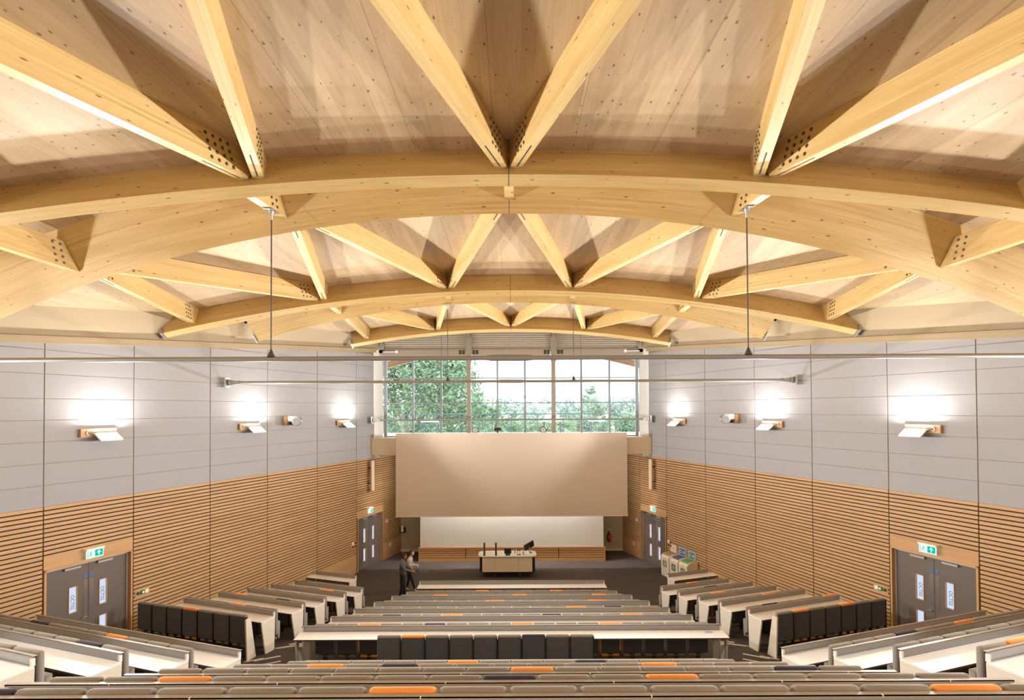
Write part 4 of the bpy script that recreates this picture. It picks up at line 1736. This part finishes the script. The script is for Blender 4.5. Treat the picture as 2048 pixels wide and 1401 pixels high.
Mt = Matrix.Translation((-.02, 0, .30)) @ Matrix.Rotation(math.radians(-28), 4, 'Z') @ Matrix.Rotation(math.radians(38), 4, 'Y') @ Matrix.Rotation(math.radians(0), 4, 'X')
Mt = Matrix.Translation((-.02, 0, .29)) @ Matrix.Rotation(math.radians(25), 4, 'Z') @ Matrix.Rotation(math.radians(-22), 4, 'Y') @ Matrix.Rotation(math.radians(22), 4, 'X')
m.box(-.24, .24, -.02, .02, -.15, .15, Mt)
m.build('screen_back', BLACK, o, bevel=.006)
m = MB()
m.tube((.0, .05, .012), (.0, .04, .26), .022)
m.build('stand_arm', STEEL, o)
m = MB()
m.box(-.10, .10, -.05, .12, 0, .012)
m.build('base', BLACK, o)
o = on_desk('reflection_patch', 'painted white light reflection lying on the lectern desk behind the tower speakers', 'paper', -.70, .0)  # thin white patch drawn in place of a light reflection
m = MB()
m.box(-.15, .15, -.105, .105, 0, .002)
m.build('sheet', WHITEP, o)
# floor outlet boxes on the stage
for x, lab in ((-3.80, 'beside the standing people'), (3.72, 'on the bin side of the stage')):
    o = thing('floor_box', 'flush floor outlet box in the carpet %s' % lab, 'floor box', (x, 23.95, 0), group='floor boxes')
    m = MB()
    for a, b, c, d in ((-.18, .18, -.15, -.135), (-.18, .18, .135, .15), (-.18, -.165, -.15, .15), (.165, .18, -.15, .15)):
        m.box(a, b, c, d, 0, .006)
    m.build('frame', STEEL, o)
    m = MB()
    m.box(-.165, .165, -.135, .135, 0, .004)
    m.build('carpet_lid', CARPET, o)
# papers left on desks
for x, j, w, d, lab in ((-.70, 3, .11, .08, 'small white note on the fourth centre desk'), (-.17, 3, .08, .07, 'tiny white note near the middle of the fourth centre desk'), (4.42, 6, .17, .12, 'pale blue leaflet at the end of the long desk by the cross aisle'), (3.35, 1, .12, .07, 'bright white card on the rail side of the second centre desk')):
    o = thing('paper_note', lab, 'paper', (x, C_Y[j] - .17, H + C_H[j] - .1215))
    m = MB()
    m.box(-w / 2, w / 2, -d / 2, d / 2, 0, .002)
    m.build('sheet', plain('pale blue paper', (.42, .50, .62), .5) if j == 6 else WHITEP, o)

# ------------------------------------------------------------------ people
def skin(name, chains, mat, parent, root=0, sub=2):
    """one continuous surface grown round a branching line; chains of (x, y, z, rx, ry)"""
    verts, rad, edges, idx = [], [], [], {}
    for ch in chains:
        prev = None
        for p in ch:
            key = tuple(round(c, 4) for c in p[:3])
            if key not in idx:
                idx[key] = len(verts)
                verts.append(p[:3])
                rad.append((p[3], p[4] if len(p) > 4 else p[3]))
            if prev is not None and prev != idx[key]:
                edges.append((prev, idx[key]))
            prev = idx[key]
    me = bpy.data.meshes.new(name)
    me.from_pydata(verts, edges, [])
    o = bpy.data.objects.new(name, me)
    COL.objects.link(o)
    o.modifiers.new('skin', 'SKIN')
    if not me.skin_vertices:
        bpy.context.view_layer.objects.active = o
        bpy.ops.mesh.customdata_skin_add()
    sv = me.skin_vertices[0].data
    for i, r in enumerate(rad):
        sv[i].radius = r
        sv[i].use_root = (i == root)
    o.modifiers.new('smooth', 'SUBSURF').levels = sub
    o.modifiers[-1].render_levels = sub
    bpy.context.view_layer.update()
    dg = bpy.context.evaluated_depsgraph_get()
    m2 = bpy.data.meshes.new_from_object(o.evaluated_get(dg))
    bpy.data.objects.remove(o)
    m2.polygons.foreach_set('use_smooth', [True] * len(m2.polygons))
    m2.materials.clear()
    m2.materials.append(mat)
    q = bpy.data.objects.new(name, m2)
    COL.objects.link(q)
    if parent is not None:
        q.parent = parent
    return q


def ball(mb, c, r, n=18, m=12, mi=0, shape=None):
    for i in range(m):
        for j in range(n):
            q = []
            for a, b in ((i, j), (i, j + 1), (i + 1, j + 1), (i + 1, j)):
                th, ph = math.pi * a / m, 2 * math.pi * b / n
                d = Vector((math.sin(th) * math.cos(ph), math.sin(th) * math.sin(ph), math.cos(th)))
                p = Vector((c[0] + r[0] * d.x, c[1] + r[1] * d.y, c[2] + r[2] * d.z))
                if shape:
                    p = shape(p, d)
                q.append(p)
            if i == 0:
                q = [q[0], q[2], q[3]]
            elif i == m - 1:
                q = [q[0], q[1], q[2]]
            mb.poly(q, None, mi)


def hand_chains(w, d, s, curl=.35, up=Vector((0, 0, 1))):
    """palm and five fingers from the wrist w along d; s = side of the thumb"""
    d = d.normalized()
    side = d.cross(up).normalized() * s
    dn = -up
    pal = [(*w, .020, .024), (*(w + d * .045), .017, .034), (*(w + d * .085), .013, .036)]
    chains = [pal]
    root = w + d * .085
    for k, (off, ln) in enumerate(((.028, .075), (.010, .085), (-.010, .078), (-.028, .060))):
        a = root + side * off
        b = a + d * ln * .45 + dn * ln * curl * .15
        c = b + d * ln * .35 + dn * ln * curl * .5
        e = c + d * ln * .2 + dn * ln * curl * .6
        chains.append([(*root, .013, .036), (*a, .010), (*b, .009), (*c, .0085), (*e, .0075)])
    t0 = w + d * .03
    t1 = t0 + side * .042 + d * .03
    t2 = t1 + side * .012 + d * .035 + dn * .01
    chains.append([(*w, .020, .024), (*t0, .017, .028), (*t1, .011), (*t2, .009)])
    return chains


def person(label, loc, rotz, SK, pose, hairmat, topmat, legmat, shoemat, bun, flare, sc=1.0):
    o = thing('person', label, 'person', loc, rotz)
    o.scale = (sc, sc, sc)
    p = pose
    V = Vector
    pel, chest, neck = V(p['pelvis']), V(p['chest']), V(p['neck'])
    hd = V(p['head'])
    # body: torso, neck, arms with hands, legs and feet as one surface
    body = [[(*pel, .085, .110), (*pel.lerp(chest, .5), .078, .10), (*chest, .09, .13), (*neck, .05, .05), (*(neck.lerp(hd, .45)), .045, .045), (*(neck.lerp(hd, .75)), .05, .05)]]
    top = [[(*(pel + V((0, 0, -.10))), .145, .185), (*(pel + V((0, 0, .05))), .142, .178), (*pel.lerp(chest, .5), .120, .152), (*chest, .124, .150), (*chest.lerp(neck, .6), .085, .10), (*(neck + V((0, 0, -.01))), .060, .064)]]
    leg = [[(*(pel + V((0, 0, .12))), .105, .135), (*pel, .124, .156)]]
    shoes = []
    for s, k in ((1, 'l'), (-1, 'r')):
        sh, el, wr = (V(q) for q in p['arm_' + k])
        hip, kn, an = (V(q) for q in p['leg_' + k])
        toe = V(p['toe_' + k])
        body.append([(*chest, .09, .13), (*(sh - V((0, 0, .035))), .046), (*sh.lerp(el, .5), .042), (*el, .036), (*el.lerp(wr, .5), .033), (*wr, .024)])
        body += hand_chains(wr, (wr - el), -s if k == 'r' else s, p.get('curl_' + k, .4))
        top.append([(*chest, .124, .150), (*(sh - V((0, 0, .035))), .060), (*sh.lerp(el, .5), .055), (*el, .047), (*el.lerp(wr, .55), .043), (*el.lerp(wr, .92), .038)])
        body.append([(*pel, .085, .110), (*hip, .072), (*hip.lerp(kn, .5), .058), (*kn, .042), (*kn.lerp(an, .4), .040), (*an, .028), (*toe, .018)])
        leg.append([(*pel, .122, .152), (*hip, .098), (*hip.lerp(kn, .5), .082), (*kn, .060), (*kn.lerp(an, .45), .054 + flare * .35), (*kn.lerp(an, .93), .040 + flare)])
        mb = MB()
        d = (toe - an)
        d.z = 0
        d.normalize()
        an0 = V((an.x, an.y, toe.z - .02))
        sd = V((-d.y, d.x, 0))
        q = lambda a, b, z: an0 + d * a + sd * b + V((0, 0, z))
        mb.hexa([q(-.07, -.04, 0), q(.19, -.035, 0), q(.19, .035, 0), q(-.07, .04, 0), q(-.06, -.032, .10), q(.17, -.025, .035), q(.17, .025, .035), q(-.06, .032, .10)])
        mb.build('shoe', shoemat, o, bevel=.018, seg=2, smooth=True)
    skin('body', body, SK, o)
    skin('top', top, topmat, o)
    skin('trousers', leg, legmat, o)
    # head with face
    fw = V(p['face']).normalized()
    rt = V((fw.y, -fw.x, 0)).normalized()
    upv = rt.cross(fw).normalized()
    if upv.z < 0:
        upv = -upv
    MH = Matrix((fw, -rt, upv)).transposed().to_4x4()
    MH.translation = hd
    mb = MB()

    def face(pt, dd):
        q = V(pt)
        f = max(0, dd.x)
        if dd.z < 0:
            q.y *= 1 + .28 * dd.z
            q.x += .012 * f * -dd.z
        return q

    ball(mb, (0, 0, 0), (.098, .076, .116), 20, 14, 0, face)
    mb.v = [tuple(MH @ V(v)) for v in mb.v]
    h = mb.build('head', SK, o, smooth=True)
    nb = MB()
    nb.hexa([MH @ V(v) for v in ((.088, -.016, -.03), (.118, -.010, -.03), (.118, .010, -.03), (.088, .016, -.03), (.088, -.009, .02), (.097, -.005, .02), (.097, .005, .02), (.088, .009, .02))])
    nb.build('nose', SK, h, bevel=.004, smooth=True)
    for s in (-1, 1):
        eb = MB()
        ball(eb, (.083, s * .030, .010), (.012, .014, .009), 10, 6)
        eb.v = [tuple(MH @ V(v)) for v in eb.v]
        eb.build('eye', plain('eye', (.06, .04, .035), .2), h, smooth=True)
        eb = MB()
        ball(eb, (-.005, s * .076, -.005), (.022, .010, .032), 10, 6)
        eb.v = [tuple(MH @ V(v)) for v in eb.v]
        eb.build('ear', SK, h, smooth=True)
    lb = MB()
    ball(lb, (.088, 0, -.062), (.012, .024, .008), 10, 6)
    lb.v = [tuple(MH @ V(v)) for v in lb.v]
    lb.build('mouth', plain('lips', (.30, .10, .08), .5), h, smooth=True)
    hb = MB()

    def hair(pt, dd):
        q = V(pt)
        if dd.x > .25 and dd.z < .55:
            q = q * .86
        return q

    ball(hb, (-.010, 0, .012), (.108, .088, .122), 20, 14, 0, hair)
    if bun:
        ball(hb, (-.105, 0, .055), (.055, .055, .052), 12, 8)
    else:
        ball(hb, (-.075, 0, -.10), (.045, .065, .12), 12, 8)
    hb.v = [tuple(MH @ V(v)) for v in hb.v]
    hb.build('hair', hairmat, o, smooth=True)
    return o


SKIN1 = plain('brown skin', (.30, .14, .075), .5, var=.03)
SKIN2 = plain('fair skin', (.62, .40, .29), .5, var=.03)
HAIR = plain('dark hair', (.018, .013, .012), .5, var=.2)
NAVYT = fabric('dark navy trousers', (.012, .012, .018), 60)
person('person in grey long-sleeved top and flared dark trousers, one hand held out', (-4.02, 20.35, 0), 0, SKIN1, dict(
    pelvis=(0, 0, .93), chest=(-.015, 0, 1.27), neck=(.0, 0, 1.43), head=(.065, 0, 1.555), face=(.90, -.22, -.34),
    arm_l=((.0, .185, 1.36), (.10, .24, 1.10), (.30, .12, 1.04)), arm_r=((-.01, -.185, 1.36), (.10, -.235, 1.11), (.33, -.215, 1.07)),
    leg_l=((.0, .085, .88), (.03, .10, .49), (.02, .10, .09)), leg_r=((.0, -.085, .88), (-.01, -.10, .49), (-.06, -.11, .09)),
    toe_l=(.14, .10, .025), toe_r=(.07, -.12, .025), curl_r=.15), HAIR, fabric('grey jersey', (.085, .085, .095), 60), NAVYT, BLACK, True, .045)
person('person in a pale patterned top and black leggings stepping forward behind the grey top', (-3.93, 21.15, 0), 0, SKIN2, dict(
    pelvis=(-.02, 0, .90), chest=(.015, 0, 1.23), neck=(.05, 0, 1.39), head=(.10, 0, 1.515), face=(.97, -.10, -.2),
    arm_l=((.05, .175, 1.33), (.05, .22, 1.07), (.22, .13, 1.02)), arm_r=((.03, -.175, 1.33), (.04, -.215, 1.07), (.25, -.13, 1.08)),
    leg_l=((-.02, .08, .85), (-.03, .09, .47), (-.12, .09, .09)), leg_r=((-.02, -.08, .85), (.13, -.09, .48), (.24, -.09, .09)),
    toe_l=(.0, .09, .025), toe_r=(.37, -.10, .025)), plain('brown hair', (.05, .025, .015), .5, var=.2), fabric('pale patterned knit', (.50, .44, .36), 26, var=.45), NAVYT, plain('grey shoe', (.10, .10, .11), .5), False, -.004, .97)

# ------------------------------------------------------------------ wall uplights
LED = glow('uplight diffuser', (1.0, .972, .935), 88)
BEAM_TILT = -46
FILL_BEAM = bpy.data.lights.new('added_fill_beam', 'AREA')  # added area light on the lamp lip, aimed across to brighten the room
FILL_BEAM.shape = 'RECTANGLE'
FILL_BEAM.size, FILL_BEAM.size_y = .5, .05
FILL_BEAM.energy = 82
FILL_BEAM.color = (1.0, .972, .935)
FILL_BEAM.spread = math.radians(112)
LAMPY = {13.45: 'nearest the rear door', 17.95: 'in the middle of the visible row', 22.65: 'nearest the window', 9.0: 'above the upper rows', 4.5: 'beside the camera', 0.0: 'behind the camera'}


def uplight(side, y):
    (x, yy, z), rz, fs = wall_frame(side, y, H - .52)
    o = thing('wall_uplight', 'white LED uplight on the %s wall, %s' % (SIDE[side], LAMPY[y]), 'lamp', (x, yy, z), rz, 'LED uplights on the %s wall' % SIDE[side])
    m = MB()
    m.box(-.42, .42, .012, .07, -.10, .10, grain=0)
    m.build('oak_block', OAK, o)
    m = MB()
    m.tube((fs * -.26, .07, 0), (fs * -.12, .17, -.01), .03)
    m.tube((fs * -.26, .07, 0), (fs * -.26, .09, 0), .055)
    m.build('bracket_arm', GREYM, o)
    R_ = Matrix.Translation((fs * .12, .12, .0)) @ Matrix.Rotation(math.radians(-36), 4, 'X')
    m = MB()
    m.box(-.27, .27, .0, .30, -.03, 0.0, R_)
    m.build('lamp_housing', WHITEP, o)
    m = MB()
    m.poly([R_ @ Vector(p) for p in ((-.255, .015, .002), (.255, .015, .002), (.255, .285, .002), (-.255, .285, .002))])
    m.build('led_panel', LED, o, weld=False)
    li = bpy.data.objects.new('added_fill_beam', FILL_BEAM)
    COL.objects.link(li)
    li.parent = o
    R2 = Matrix.Translation((fs * .12, .12, .0)) @ Matrix.Rotation(math.radians(-36), 4, 'X') @ Matrix.Translation((0, .312, .004))
    li.matrix_local = R2 @ Matrix.Rotation(math.pi, 4, 'X') @ Matrix.Rotation(math.radians(BEAM_TILT), 4, 'X')


for side in (-1, 1):
    for y in LAMPY:
        uplight(side, y)

# ------------------------------------------------------------------ sky, sun, camera
w = bpy.data.worlds.new('sky')
scene.world = w
w.use_nodes = True
nt = w.node_tree
bg = nt.nodes['Background']
bg.inputs[0].default_value = (.86, .93, 1.0, 1)
bg.inputs[1].default_value = 2.1
sun = bpy.data.lights.new('sun', 'SUN')
sun.energy = 1.2
sun.angle = .03
sun.color = (1, .95, .86)
so = bpy.data.objects.new('sun', sun)
COL.objects.link(so)
so.rotation_euler = (math.radians(52), math.radians(18), math.radians(-18))

cam = bpy.data.cameras.new('camera')
co = bpy.data.objects.new('camera', cam)
COL.objects.link(co)
co.location = (.035, 0, H)
PITCH, ROLL = math.radians(.95), math.radians(-.27)
co.rotation_euler = (Matrix.Rotation(math.radians(90) + PITCH, 4, 'X') @ Matrix.Rotation(ROLL, 4, 'Z')).to_euler()
cam.sensor_width = 36
cam.lens = 1100 / 2048 * 36
cam.shift_y = (119 - 1100 * math.tan(PITCH)) / 2048
cam.clip_end = 3000
cam.clip_start = .05
scene.camera = co

vs = scene.view_settings
vs.view_transform = 'Standard'
vs.look = 'None'
vs.exposure = 2.05
vs.gamma = 1
vs.use_curve_mapping = False
cy = scene.cycles
cy.max_bounces = 7
cy.diffuse_bounces = 5
cy.glossy_bounces = 3
cy.transmission_bounces = 4
cy.transparent_max_bounces = 8
cy.use_denoising = True
cy.caustics_reflective = False
cy.caustics_refractive = False
cy.sample_clamp_indirect = 8
